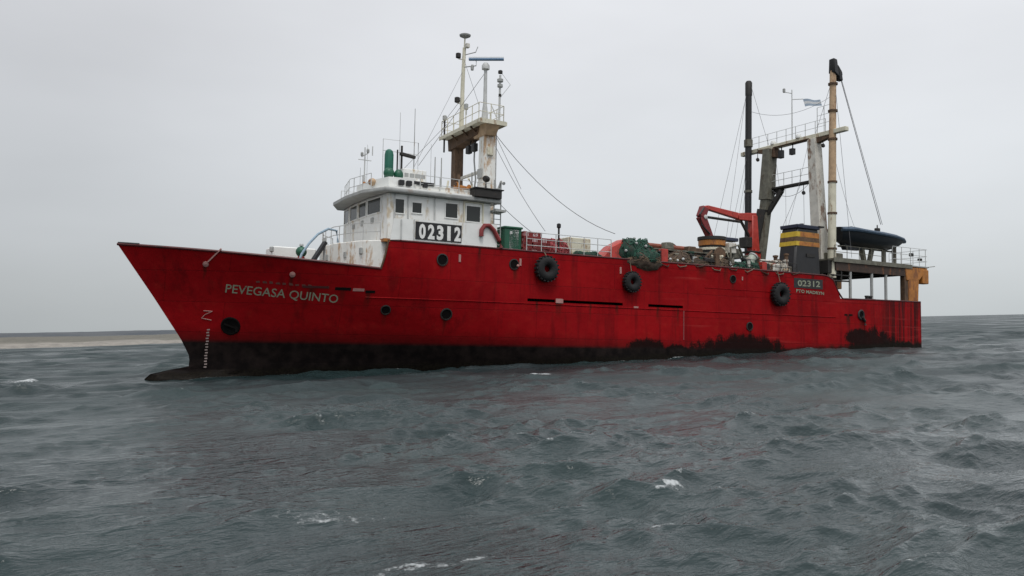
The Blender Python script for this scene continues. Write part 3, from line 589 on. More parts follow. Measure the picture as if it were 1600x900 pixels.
ml = part('mast_ladder', MB().tube([(37.75, 1.75, 8.2), (37.75, 1.75, 12.8)], .03, 5).tube([(37.75, 2.1, 8.2), (37.75, 2.1, 12.8)], .03, 5), GREY, mast)
rm2 = MB().tube([(0, 1.75, 0), (0, 2.1, 0)], .02, 5).mesh('rung', GREY)
for i in range(14): x = link('ladder_rung', rm2, mast); x.location = (37.75, 0, 8.5 + .3 * i)
for a_, b_ in (((38.2, -1.75, 18.2), (39.2, 2.5, 13.9)), ((38.2, -1.75, 17.4), (42.3, .2, 10.2)), ((38.2, -1.75, 15.6), (39.2, -2.6, 13.9)), ((38.5, 1.95, 16.2), (42.2, .6, 10.2)), ((38.9, -2.6, 13.9), (43.3, -2.4, 9.0))):
    part('halyard', MB().tube([a_, b_], .014, 4), WIRE, mast)
for y_ in (-1.2, .3, 1.4): part('platform_bracket', MB().bar((38.3, y_, 12.2), (39.2, y_, 12.85), .08, .10), RUSTY, mast)
part('mast_junction_box', MB().box(38.66, 38.80, 1.65, 2.1, 9.6, 10.2), GREY, mast, bevel=.02); part('mast_junction_box', MB().box(38.1, 38.5, 2.32, 2.42, 11.0, 11.5), CREAM, mast, bevel=.02)

# ------------------------------------------------------------------ gantry aft
gan = roofpart('stern_gantry', MB().bar((9.8, -5.15, 16.1), (9.55, 5.25, 16.18), .42, .34), CREAM, .03)
part('gantry_leg', MB().bar((10.2, -3.15, 5.0), (9.9, -2.35, 11.8), .75, .70).bar((9.9, -2.35, 11.8), (9.85, -2.0, 15.95), .95, .9, wx1=.8), OLIVE, gan, bevel=.03)
part('gantry_leg', MB().bar((9.75, 3.0, 5.0), (9.6, 2.25, 15.95), .95, .9, wx1=.75, wy1=.8), RUSTWHITE, gan, bevel=.03)
part('gantry_brace', MB().bar((10.0, -2.7, 10.0), (9.7, -.9, 12.4), .35, .3).bar((10.2, -3.3, 7.3), (10.0, -2.5, 11.0), .9, .7), DARK, gan)
part('gantry_bracket', MB().bar((9.6, 2.1, 15.7), (9.55, 3.7, 15.95), .5, .5, wx1=.35, wy1=.3).bar((9.8, -2.0, 15.8), (9.8, -3.4, 16.0), .5, .5, wx1=.3, wy1=.25), RUSTY, gan)
part('gantry_plate', MB().box(9.35, 10.05, -2.6, -1.4, 15.2, 15.95).box(9.4, 10.0, -1.6, 2.0, 15.97, 16.06), RUSTY, gan, bevel=.03)
part('gantry_walkway', MB().box(9.2, 9.9, -2.3, 2.0, 12.60, 12.74).bar((9.55, -2.2, 12.3), (9.55, -.9, 12.58), .3, .3), DARK, gan)
railing([(9.9, -2.2, 12.72), (9.9, 2.0, 12.72)], 1.05, .85, (1, .5), mat=PALE, parent=gan)
railing([(9.8, -4.2, 16.25), (9.8, 3.5, 16.25)], 1.05, 1.0, (1, .5), mat=PALE, parent=gan, r=.018)
railing([(9.4, 2.4, 16.25), (9.4, 3.7, 16.25)], 2.2, .8, (1, .7, .4), mat=PALE, parent=gan, r=.018)
for y, h in ((-.9, .65), (.25, .5)): part('floodlight', MB().box(9.6, 9.95, y - .2, y + .2, 15.35 - h / 2, 15.35 + h / 2).tube([(9.75, y, 15.5), (9.7, y, 16.0)], .05, 6), BLACKP, gan, bevel=.03)
for y in (-1.7, .9): part('beam_lamp', MB().lathe([(.22, 16.3), (.24, 16.4), (.16, 16.6)], (9.8, y, 0), (0, 0, 1), 10), WHITE_CLEAN, gan)
bmst = roofpart('black_derrick_mast', MB().tube([(10.35, -4.0, 5.0), (10.25, -4.0, 16.0), (10.2, -4.0, 22.05)], .29, 14, r1=.26), BLACKP)
part('mast_head', MB().lathe([(.29, 20.9), (.29, 22.0), (.2, 22.15)], (10.2, -4.0, 0), (0, 0, 1), 14), DARK, bmst)
part('mast_collar', MB().lathe([(.36, 16.5), (.36, 17.1)], (10.25, -4.0, 0), (0, 0, 1), 14).lathe([(.34, 12.6), (.34, 12.8)], (10.28, -4.0, 0), (0, 0, 1), 14), OLIVE, bmst)
tmst = roofpart('tan_derrick_mast', MB().tube([(9.85, 4.0, 5.0), (9.7, 4.0, 12.3)], .32, 14, r1=.29), CREAM)
part('mast_upper', MB().tube([(9.7, 4.0, 12.3), (9.5, 4.0, 21.5)], .29, 14, r1=.24), TAN, tmst)
for z in (7.2, 9.9, 12.3, 15.6, 17.8, 19.9): part('mast_collar', MB().lathe([(.36, -.07), (.36, .07)], (9.83 - .02 * (z - 5), 4.0, z), (0, 0, 1), 14), RUSTY, tmst)
hd = part('sheave_block', MB().hexa([(9.75, 3.75, 20.75), (9.15, 3.75, 20.4), (9.15, 4.35, 20.4), (9.75, 4.35, 20.75), (9.75, 3.8, 21.85), (9.35, 3.8, 21.8), (9.35, 4.3, 21.8), (9.75, 4.3, 21.85)]).hexa([(9.2, 3.95, 20.2), (8.75, 3.95, 20.2), (8.75, 4.35, 20.2), (9.2, 4.35, 20.2), (9.3, 3.95, 21.4), (8.9, 3.95, 20.95), (8.9, 4.35, 20.95), (9.3, 4.35, 21.4)]), BLACKP, tmst, bevel=.06)
part('sheave', MB().lathe([(.42, -.06), (.36, 0), (.42, .06)], (9.1, 4.15, 20.75), (0, 1, 0), 16), DARK, tmst)
# stays and running wires
def wire(pts, r=.018, sag=0., n=12, parent=ship, mat=WIRE):
    mb = MB()
    for p, q in zip(pts[:-1], pts[1:]):
        p, q = Vector(p), Vector(q); mb.tube([p + (q - p) * (i / n) + Vector((0, 0, -4 * sag * (i / n) * (1 - i / n))) for i in range(n + 1)], r, 4)
    return part('stay_wire', mb, mat, parent)
for w_ in (((10.2, -4, 21.8), (14.6, -4.6, 5.2)), ((10.25, -4, 16.4), (13.4, -3.9, 5.2)), ((10.2, -3.7, 21.6), (9.8, -2.2, 16.4)), ((9.5, 4, 20.5), (9.7, 2.5, 16.4)), ((9.55, 4.3, 19), (8.2, 4.5, 6.6)),
           ((10.2, -4.2, 21.7), (15.6, -1.5, 6.0)), ((9.6, -.6, 12.6), (10.8, .5, 8.6)), ((9.6, .9, 12.6), (11.6, .6, 8.6)), ((9.9, -4.3, 16), (12.0, -4.5, 5.1)), ((9.6, 1.2, 12.6), (10.2, 1.8, 6.2)), ((9.7, -1.6, 15.6), (9.9, -1.0, 12.7))):
    wire(w_, .018)
wire(((9.9, -2.0, 12.7), (9.6, 1.9, 12.7)), .018, .9); wire(((10.2, -3.8, 19.5), (9.5, 3.8, 19.0)), .014, .8); wire(((9.7, 1.8, 15.8), (11.5, 1.2, 8.7)), .016, .2); wire(((10.3, -4.2, 14.0), (14.0, -1.0, 9.9)), .016, .3); wire(((9.6, 4.2, 14.0), (7.6, 4.3, 9.0)), .014, .3)
for (s_0, y_0, z_0) in ((9.9, -1.6, 11.6), (9.6, 1.2, 11.9), (9.6, 3.1, 15.3), (10.0, -3.2, 15.3)): part('pulley_block', MB().lathe([(.05, -.08), (.16, -.06), (.16, .06), (.05, .08)], (s_0, y_0, z_0), (0, 1, .2), 10).tube([(s_0, y_0, z_0 + .1), (s_0, y_0, z_0 + .9)], .03, 5), DARK, gan)
wire(((8.8, 4.15, 20.3), (4.0, 3.95, 9.55)), .03); wire(((8.85, 4.25, 20.3), (3.8, 3.95, 9.55)), .022)
wire(((37.9, 2.2, 12.4), (29.2, 2.8, 6.9)), .020, .9); wire(((37.9, 2.2, 11.7), (34.7, 3.0, 6.6)), .015, .25); wire(((37.9, 2.6, 8.2), (35.2, 3.0, 6.2)), .018, .1); wire(((37.8, 2.2, 12.2), (36.0, 2.2, 9.2)), .016)

# ------------------------------------------------------------------ funnel
F0 = [(13.95, 2.35), (13.95, 4.02), (11.05, 4.02), (11.05, 2.35)]; F1 = [(13.5, 2.45), (13.5, 3.95), (11.2, 3.95), (11.2, 2.45)]
fz0, fz1 = 4.98, 8.55
def fl(z, g=0.):
    k = (z - fz0) / (fz1 - fz0); out_ = []
    for i, (p, q) in enumerate(zip(F0, F1)):
        x = p[0] + (q[0] - p[0]) * k; y = p[1] + (q[1] - p[1]) * k
        out_.append((x + (g if i < 2 else -g), y + (g if i in (1, 2) else -g), z))
    return out_
fun = roofpart('funnel', MB().hexa(fl(fz0) + fl(fz1)), BLACKP, .12)
for z0, z1 in ((7.86, 8.24), (7.20, 7.52)): part('funnel_band', MB().hexa(fl(z0, .012) + fl(z1, .012)), YELLOW, fun)
part('funnel_band', MB().hexa(fl(7.52, .008) + fl(7.86, .008)), RUSTY, fun)
for z0, z1 in ((7.87, 8.23), (7.21, 7.51)): part('funnel_band', MB().hexa([Vector(p) + Vector((0, .02, 0)) for p in (lambda a, b_: [a[1] + Vector((-.35, -.05, 0)), a[2] + Vector((0, -.05, 0)), a[2], a[1] + Vector((-.35, 0, 0)), b_[1] + Vector((-.35, -.05, 0)), b_[2] + Vector((0, -.05, 0)), b_[2], b_[1] + Vector((-.35, 0, 0))])([Vector(q) for q in fl(z0)], [Vector(q) for q in fl(z1)])]), ORANGE, fun)
part('funnel_cap', MB().hexa(fl(8.5, .06) + fl(8.78, .10)), NAVY, fun, bevel=.04)
part('cap_lip', MB().box(10.75, 11.3, 2.35, 4.1, 8.68, 8.8), DARK, fun)
for y in (2.8, 3.4): part('exhaust_pipe', MB().lathe([(.16, 8.6), (.16, 8.95), (.12, 8.95)], (12.4, y, 0), (0, 0, 1), 10), DARK, fun)
part('funnel_grille', MB().box(11.7, 12.6, 4.0, 4.045, 6.4, 6.65), DARK, fun)

# ------------------------------------------------------------------ crane amidships aft
for k_, (s_0, y_0, z_0, a_, m_) in enumerate(((26.1, 3.9, 5.0, .5, RUSTY), (25.3, 3.4, 6.1, .4, OLIVE), (23.4, 3.5, 5.9, .40, RUSTY), (22.4, 2.9, 5.9, .5, RUSTY), (17.3, 4.2, 5.0, .5, DARK), (16.2, 4.3, 5.0, .45, RUSTWHITE), (14.9, 3.2, 5.0, .8, RUSTY))):
    part('deck_fitting', MB().hexa([(s_0 + dx * a_, y_0 + dy * a_ * .6, z_0 + dz * a_ * (1 + .15 * k_ % .4)) for dz in (0, 1) for dx, dy in ((-1, -1), (1, -1), (1 - .25 * dz, 1), (-1 + .2 * dz, 1))]), m_, ship, bevel=.05)
random.seed(19)
for k_ in range(46):
    s_0 = random.uniform(13.9, 27.6); y_0 = random.uniform(2.9, 4.6); z_0 = 5.0; m_ = random.choice((RUSTY, RUSTY, DARK, DARK, OLIVE, GREY, REDP, CREAM, NETGREEN, BLACKP)); q_ = random.random(); h_ = random.uniform(.5, 1.35) * (1 if s_0 > 20 or s_0 < 18 else .8)
    if q_ < .35: mb = MB().box(s_0 - random.uniform(.12, .3), s_0 + random.uniform(.12, .3), y_0 - .18, y_0 + .18, z_0, z_0 + h_)
    elif q_ < .7: rr_ = random.uniform(.07, .2); mb = MB().lathe([(rr_, z_0), (rr_, z_0 + h_ * .85), (rr_ * 1.3, z_0 + h_ * .87), (rr_ * 1.2, z_0 + h_), (rr_ * .3, z_0 + h_ * 1.02)], (s_0, y_0, 0), (0, 0, 1), 10)
    else: mb = MB().tube([(s_0, y_0, z_0), (s_0 + random.uniform(-.1, .1), y_0, z_0 + h_ * .8), (s_0 + random.uniform(-.5, .5), y_0 + random.uniform(-.2, .2), z_0 + h_), (s_0 + random.uniform(-1.1, 1.1), y_0, z_0 + h_ * random.uniform(.2, .9))], random.uniform(.05, .10), 7)
    part('deck_fitting', mb, m_, ship, bevel=.02)
for k_ in range(9):
    s_0 = 14.2 + k_ * 1.5; part('mooring_rope', MB().tube([(s_0, 4.75, 5.15), (s_0 + .4, 4.95, 5.0 - .12 * (k_ % 3)), (s_0 + .9, 4.96, 4.9 - .1 * (k_ % 2)), (s_0 + 1.3, 4.75, 5.15)], .035, 5), ROPE if k_ % 2 else NETBROWN, ship)
cr = roofpart('knuckle_crane', MB().bar((14.0, 0, 5.0), (13.85, 0, 7.0), .85, .85).bar((13.85, 0, 7.0), (13.9, 0, 9.85), .62, .8, wx1=.5, wy1=.55), REDP, .05)
part('crane_boom', MB().bar((13.7, 0, 9.72), (15.6, 0, 9.62), .42, .66, wy1=.5).bar((15.6, 0, 9.66), (18.7, 0, 10.02), .38, .48, wy1=.30).bar((18.7, 0, 10.02), (19.0, 0, 9.9), .36, .30), REDP, cr, bevel=.03)
part('boom_cylinder', MB().tube([(15.4, .12, 9.22), (18.9, .12, 9.28)], .10, 8).tube([(14.2, -.1, 8.2), (15.2, -.1, 9.5)], .11, 8), DARK, cr)
part('crane_knuckle', MB().bar((18.9, 0, 10.0), (19.25, 0, 9.2), .5, .62).bar((19.25, 0, 9.35), (18.3, 0, 7.75), .46, .72, wy1=.42), paint('dark_red_paint_crane', (.20, .016, .018), .45, .3), cr, bevel=.05)
part('knuckle_pin', MB().lathe([(.14, -.3), (.17, -.26), (.17, .30), (.12, .33)], (19.0, 0, 9.25), (0, 1, 0), 12), PALE, cr)
part('crane_hose', MB().tube([(19.2, .3, 9.9), (19.62, .3, 9.4), (19.4, .3, 8.6), (18.6, .3, 8.0)], .06, 6), BLACKP, cr)
part('crane_seat', MB().box(14.3, 14.9, -.5, .35, 7.3, 8.1).box(13.5, 14.6, -.5, .5, 6.9, 7.05), DARK, cr, bevel=.04)
part('crane_leg', MB().bar((14.3, .7, 5), (14.0, .3, 7.2), .22, .22).bar((13.2, -.6, 5), (13.6, -.3, 7.2), .2, .2), REDP, cr)

# ------------------------------------------------------------------ working deck: winches, net drums, clutter that is bolted down
wt = roofpart('warping_winch', MB().lathe([(1.05, 5.0), (1.05, 5.7), (.88, 5.8), (.88, 6.8)], (20.6, 2.6, 0), (0, 0, 1), 22), DARK)
part('winch_band', MB().lathe([(.92, 6.73), (.94, 6.75), (.94, 7.10), (.90, 7.12)], (20.6, 2.6, 0), (0, 0, 1), 22), ORANGE, wt)
part('winch_band', MB().lathe([(.91, 6.40), (.93, 6.42), (.93, 6.56), (.91, 6.58)], (20.6, 2.6, 0), (0, 0, 1), 22), CREAM, wt)
part('winch_cap', MB().lathe([(.90, 7.12), (1.0, 7.14), (1.0, 7.36), (.3, 7.42)], (20.6, 2.6, 0), (0, 0, 1), 22), DARK, wt)
part('winch_motor', MB().box(19.3, 20.0, 3.0, 3.7, 6.2, 6.95), RUSTWHITE, wt, bevel=.05); part('winch_motor', MB().box(18.6, 19.5, 2.6, 3.5, 5.9, 6.6), OLIVE, wt, bevel=.05)
part('winch_pipe', MB().tube([(19.9, 3.7, 5.0), (19.9, 3.7, 6.6), (19.2, 3.75, 6.8), (18.6, 3.6, 6.0)], .08, 7), OLIVE, wt); part('winch_brake', MB().lathe([(.42, -.08), (.46, 0), (.42, .08)], (20.9, 3.7, 6.1), (.2, 1, 0), 16), RUSTY, wt)
part('winch_arm', MB().box(18.0, 19.8, 1.9, 2.6, 7.25, 7.5), NAVY, wt, bevel=.04)
tw = roofpart('trawl_winch', MB().lathe([(.75, -1.3), (.75, -1.2), (.35, -1.18), (.35, -.05), (.75, -.03), (.75, .03), (.35, .05), (.35, 1.18), (.75, 1.2), (.75, 1.3)], (24.4, 1.6, 5.95), (.25, 1, 0), 22), RUSTY)
part('winch_frame', MB().bar((25.0, .2, 5), (24.5, .2, 6.2), .2, .2).bar((24.9, 3.0, 5), (24.6, 3.0, 6.2), .2, .2).box(23.9, 25.1, .1, 3.1, 5.0, 5.2), DARK, tw)
part('wound_wire', MB().lathe([(.55, -1.15), (.58, -.6), (.55, -.1)], (24.4, 1.6, 5.95), (.25, 1, 0), 18), WIRE, tw)
roofpart('stowed_boom', MB().tube([(28.2, 3.0, 6.35), (23.2, 3.2, 6.28)], .16, 10).tube([(28.6, 3.4, 5.6), (21.8, 3.6, 5.75)], .12, 10), paint('boom_rust_red', (.26, .07, .04), .6, .4))
roofpart('boom_crutch', MB().bar((27.0, 2.9, 5), (27.0, 3.0, 6.3), .14, .14).bar((24.0, 3.2, 5), (24.0, 3.2, 6.2), .14, .14), OLIVE)
roofpart('roller_fairlead', MB().lathe([(.2, -.5), (.26, -.45), (.18, 0), (.26, .45), (.2, .5)], (22.6, 4.4, 5.45), (1, 0, 0), 12).box(22.0, 23.2, 4.15, 4.65, 5.0, 5.2), DARK)
roofpart('deck_bench', MB().box(21.6, 26.8, 3.2, 3.8, 6.0, 6.08).box(21.7, 21.8, 3.3, 3.7, 5, 6).box(26.5, 26.6, 3.3, 3.7, 5, 6).box(24, 24.1, 3.3, 3.7, 5, 6), OLIVE)
roofpart('deck_pipework', MB().tube([(17.6, 4.3, 5.1), (17.6, 4.3, 5.8), (16.0, 4.3, 5.8), (16.0, 4.3, 5.1)], .09, 8).tube([(16.6, 3.6, 5.0), (16.6, 3.6, 6.3), (15.0, 3.6, 6.35)], .10, 8), RUSTWHITE)
vt = roofpart('deck_ventilator', MB().tube([(18.2, 3.4, 5.0), (17.95, 3.4, 5.5), (17.45, 3.4, 6.1)], .36, 14, r1=.30), paint('pale_green_paint', (.40, .45, .38), .5, .2)); part('ventilator_mouth', MB().lathe([(.30, 0), (.36, .05), (.34, .16), (.001, .10)], (17.45, 3.4, 6.1), (-.6, 0, .7), 14), GREY, vt)
for s, y, h in ((15.7, 3.9, 6.3), (15.0, 4.2, 6.0), (14.6, 3.9, 6.5), (17.0, 3.2, 6.2), (18.9, 4.4, 5.9)): roofpart('bollard', MB().lathe([(.14, 5.0), (.14, h - .15), (.2, h - .12), (.2, h), (.05, h + .03)], (s, y, 0), (0, 0, 1), 12), RUSTY if h > 6.1 else RUSTWHITE)
mp_ = roofpart('deck_post', MB().tube([(34.55, 4.3, 5.0), (34.55, 4.3, 6.75)], .06, 8), DARK); part('deck_lamp', MB().lathe([(.08, 6.65), (.13, 6.7), (.13, 6.9), (.05, 6.95)], (34.55, 4.3, 0), (0, 0, 1), 10), BLACKP, mp_)
roofpart('deck_hatch', MB().box(31.9, 33.6, 2.2, 3.9, 5.0, 6.25), CREAM, .04)
roofpart('hatch_coaming', MB().box(37.25, 37.95, 3.0, 4.2, 5.0, 6.35), WHITE_CLEAN, .04)
rh = roofpart('red_cowl', MB().hexa([(31.6, 3.4, 5.0), (29.6, 3.4, 5.0), (29.6, 4.5, 5.0), (31.6, 4.5, 5.0), (30.7, 3.5, 5.85), (29.6, 3.5, 6.4), (29.6, 4.4, 6.4), (30.7, 4.4, 5.85)]), REDP, .1)

# foredeck: windlass head, hoses, leaning gangway
wl_ = roofpart('windlass', MB().lathe([(.20, 2.9), (.20, 4.15), (.12, 4.25)], (49.3, 1.4, 0), (0, 0, 1), 12), REDP); part('windlass_drum', MB().ball((49.3, 1.4, 4.45), .30, 14, 10), GREEN, wl_)
part('drum_cap', MB().lathe([(.05, 4.75), (.12, 4.78), (.10, 4.88)], (49.3, 1.4, 0), (0, 0, 1), 10), PALE, wl_)
roofpart('foredeck_locker', MB().box(48.0, 50.4, -2.0, -.2, 2.9, 4.85), WHITE_CLEAN, .06)
lp2 = roofpart('foredeck_lamp', MB().tube([(50.6, .2, 2.9), (50.6, .2, 4.6)], .04, 6), PALE); part('lamp_head', MB().lathe([(.06, 4.45), (.12, 4.5), (.12, 4.72), (.05, 4.76)], (50.6, .2, 0), (0, 0, 1), 8), GREY, lp2)
roofpart('leaning_gangway', MB().bar((49.2, 2.6, 3.55), (48.3, 2.4, 4.95), .34, .16), BLACKP)
roofpart('hose', MB().tube([(49.6, 1.9, 3.7), (49.4, 1.9, 4.3), (49.0, 1.8, 4.9), (48.5, 1.7, 5.45), (47.9, 1.6, 5.8), (47.4, 1.5, 5.75), (47.3, 1.5, 5.1)], .07, 8), BLUEROPE)
roofpart('foredeck_post', MB().tube([(48.3, 2.3, 3.2), (48.3, 2.3, 5.2)], .07, 8), GREY)

# ------------------------------------------------------------------ boat deck over the stern
bd = roofpart('boat_deck', MB().box(.95, 10.2, -4.45, 4.45, 6.28, 6.45), OLIVE)
for sy in (4.26, -4.26): part('deck_girder', MB().box(1.0, 9.9, sy - .16, sy + .16, 5.55, 6.27), paint('girder_dark_rust', (.045, .026, .018), .7, .5), bd)
bmesh_beam = MB().box(-.14, .14, -4.1, 4.1, 5.62, 6.26).mesh('deck_beam', DARK)
for s in (1.4, 3.3, 5.2, 7.1, 9.0): x = link('deck_beam', bmesh_beam, bd); x.location = (s, 0, 0)
part('deck_edge', MB().box(.9, 10.2, 4.45, 4.52, 6.18, 6.50), OLIVE, bd)
pmesh = MB().tube([(0, 0, 2.5), (0, 0, 5.6)], .11, 10).mesh('deck_pillar', GREY)
for s, y in ((8.15, 4.3), (5.65, 4.3), (3.95, 4.3), (8.15, -4.3), (2.6, -4.3)): x = link('deck_pillar', pmesh, bd); x.location = (s, y, 0)
part('cross_rail', MB().tube([(10.3, 4.3, 4.75), (8.2, 4.3, 4.8)], .06, 8).tube([(10.3, 4.3, 5.2), (8.2, 4.3, 5.2)], .06, 8).bar((9.2, 4.3, 4.7), (9.2, 4.3, 5.6), .12, .12), DARK, bd)
part('aft_winch', MB().lathe([(.55, -1), (.55, -.9), (.3, -.88), (.3, .88), (.55, .9), (.55, 1)], (9.4, 2.6, 5.1), (0, 1, 0), 16).box(8.9, 10.5, 1.0, 4.2, 5.35, 6.3), DARK, bd)
part('deck_bollard', MB().lathe([(.12, 3.35), (.14, 3.7), (.18, 3.72), (.16, 3.8)], (6.3, 4.35, 0), (0, 0, 1), 10).lathe([(.12, 3.35), (.14, 3.7), (.18, 3.72), (.16, 3.8)], (5.9, 4.35, 0), (0, 0, 1), 10).box(5.6, 6.6, 4.2, 4.6, 3.4, 3.55), DARK, bd)
railing([(10.0, 4.4, 6.45), (4.4, 4.4, 6.45)], 1.0, 1.4, (1, .5), mat=OLIVE, parent=bd)
railing([(3.2, 4.4, 6.45), (-1.1, 4.45, 6.45), (-1.1, 1.0, 6.45)], 1.4, 1.1, (1, .6, .3), mat=PALE, parent=bd)
part('stern_platform', MB().box(-1.25, 1.0, -4.3, 4.5, 6.36, 6.45), GREY, bd)
for sy in (1, -1):
    part('stern_post', MB().hexa([(.15, sy * 3.95, 2.45), (1.25, sy * 3.95, 2.45), (1.25, sy * 4.45, 2.45), (.15, sy * 4.45, 2.45), (-.05, sy * 3.95, 5.4), (1.3, sy * 3.95, 5.4), (1.3, sy * 4.45, 5.4), (-.05, sy * 4.45, 5.4)]), ORANGE, bd, bevel=.05)
    part('stern_knee', MB().hexa([(-.1, sy * 3.95, 5.3), (1.6, sy * 3.95, 5.2), (1.6, sy * 4.46, 5.2), (-.1, sy * 4.46, 5.3), (-1.25, sy * 3.95, 6.33), (1.7, sy * 3.95, 6.30), (1.7, sy * 4.46, 6.30), (-1.25, sy * 4.46, 6.33)]).box(-1.28, -.5, sy * 4.2 - .28, sy * 4.2 + .28, 5.05, 6.2), ORANGE, bd, bevel=.05)
    part('stern_column', MB().box(1.33, 1.75, sy * 4.2 - .2, sy * 4.2 + .2, 2.45, 5.6), RUSTY, bd)
part('stern_lamp', MB().box(.6, .9, 4.2, 4.45, 7.2, 7.45).box(-.5, -.2, 4.2, 4.45, 6.9, 7.1), DARK, bd, bevel=.02)
part('stern_outrigger', MB().tube([(-1.1, 4.45, 6.42), (-1.6, 4.8, 6.5)], .04, 6), GREY, bd)
part('boat_cradle', MB().bar((5.6, 3.6, 6.45), (5.9, 3.6, 7.6), .35, .25).bar((5.0, 3.6, 6.45), (4.6, 3.6, 7.7), .3, .25).bar((3.2, 3.6, 6.45), (3.2, 3.6, 7.9), .25, .25).bar((1.9, 3.6, 6.45), (1.9, 3.6, 8.0), .25, .25), OLIVE, bd)
part('cradle_rail', MB().box(1.6, 8.3, 3.3, 3.5, 7.52, 7.62), OLIVE, bd)
part('deck_locker', MB().box(8.4, 9.9, 2.6, 3.9, 6.45, 6.95), OLIVE, bd, bevel=.05)

# ------------------------------------------------------------------ things carried by the trawler (each its own object, set in ship axes)
def on_ship(o, loc=(0, 0, 0), rot=None):
    mw = SHIP_M @ Matrix.Translation(loc)
    if rot is not None: mw = mw @ rot.to_4x4()
    o.matrix_world = mw; return o
# work boat on the boat deck
boat = link('work_boat', None); on_ship(boat, (4.6, 3.6, 7.55)); tag(boat, 'dark blue covered work boat on cradles above the stern deck', 'boat')
st = [(3.95, .62, .30, 1.30), (3.2, .98, .06, 1.32), (1.6, 1.05, .0, 1.26), (-.2, 1.05, -.02, 1.19), (-1.8, .95, .04, 1.13), (-3.0, .62, .42, 1.08), (-3.75, .22, .80, 1.02), (-4.05, .03, .95, .99)]
mb = MB(); K = 9; vs = []
for i, (x, hw, zb, zt) in enumerate(st):
    for k in range(K):
        a = math.pi * k / (K - 1); yy = -math.cos(a) * hw; zz_ = zt - (zt - zb) * math.sin(a) ** .8
        vs.append((x + (.42 * (zz_ - zb) / max(.1, zt - zb) if i == 0 else 0), yy, zz_))
fs = [(i * K + k, (i + 1) * K + k, (i + 1) * K + k + 1, i * K + k + 1) for i in range(len(st) - 1) for k in range(K - 1)] + [tuple(range(K))]
mb.add(vs, fs); part('boat_hull', mb, BOATBLACK, boat)
mb = MB(); vs = []
for i, (x, hw, zb, zt) in enumerate(st):
    for k in range(7):
        a = math.pi * k / 6; vs.append((x + (.42 if i == 0 else 0), -math.cos(a) * (hw + .04), zt + .02 + .16 * math.sin(a) * min(1, hw) + .03 * math.sin(i * 2.3)))
mb.add(vs, [(i * 7 + k, i * 7 + k + 1, (i + 1) * 7 + k + 1, (i + 1) * 7 + k) for i in range(len(st) - 1) for k in range(6)]); part('boat_cover', mb, TARP, boat, 60)
for sgn in (1, -1): part('gunwale_tube', MB().tube([(x + (.4 if i == 0 else 0), sgn * hw, zt - .10) for i, (x, hw, zb, zt) in enumerate(st)], .17, 8, r1=.12), TARP, boat)
part('lifting_hook', MB().box(-.85, -.45, -.15, .15, 1.25, 1.75).tube([(-.65, 0, 1.7), (-.65, 0, 2.02)], .05, 6), DARK, boat, bevel=.04); part('lifting_hook', MB().tube([(2.5, 0, 1.3), (2.5, 0, 1.62)], .12, 8), DARK, boat)
part('keel_skeg', MB().hexa([(3.3, -.2, -.25), (1.6, -.2, -.2), (1.6, .2, -.2), (3.3, .2, -.25), (3.6, -.25, .25), (1.4, -.25, .1), (1.4, .25, .1), (3.6, .25, .25)]), BOATBLACK, boat)
# tyre fenders
def tyre(s, z, R0, label):
    r = R0 * .37
    o = link('tyre_fender', None); on_ship(o, (s, 4.90 + r * .95, z)); tag(o, label, 'tyre', 'tyre fenders along the hull side')
    prof = []
    for k in range(14):
        a = 2 * math.pi * k / 14; prof.append((R0 - r + r * math.cos(a) * 1.0, r * .9 * math.sin(a)))
    part('tyre_carcass', MB().lathe(prof + prof[:1], (0, 0, 0), (0, 1, 0), 32, cap=False), RUBBER, o, 60)
    lug = MB().box(-.05, .05, -r * .62, r * .62, R0 - .03, R0 + .035).mesh('tread_lug', RUBBER)
    for k in range(20): x = link('tread_lug', lug, o); x.rotation_euler = (0, 2 * math.pi * k / 20, 0)
    top = float(ztop(s)) - z
    part('hanging_rope', MB().tube([(.18, 0, R0 - r), (.1, .05, R0 * 1.05), (.03, -.25, top), (0, -r * .9 - .15, top + .05)], .03, 6).tube([(-.18, 0, R0 - r), (-.1, .05, R0 * 1.05), (-.03, -.25, top), (0, -r * .9 - .15, top + .05)], .03, 6), ROPE, o)
tyre(35.9, 4.06, .74, 'black tyre fender hanging nearest the green bin on the red hull')
tyre(29.6, 3.62, .63, 'smallest black tyre fender, hung below the dark green net pile')
tyre(16.6, 3.42, .80, 'big black tyre fender hanging right beside the small hull number aft')
# green bin
o = link('green_bin', None); on_ship(o, (37.6, 3.7, 5.0)); tag(o, 'dark green steel bin standing on deck just aft of the wheelhouse', 'bin')
part('bin_body', MB().box(-.52, .62, -.5, .5, 0, 1.38), GREEN, o, bevel=.03); part('bin_lid', MB().box(-.58, .68, -.56, .56, 1.38, 1.50), GREEN, o, bevel=.03); part('bin_label', MB().box(.12, .28, .50, .515, 1.05, 1.22), PALE, o)
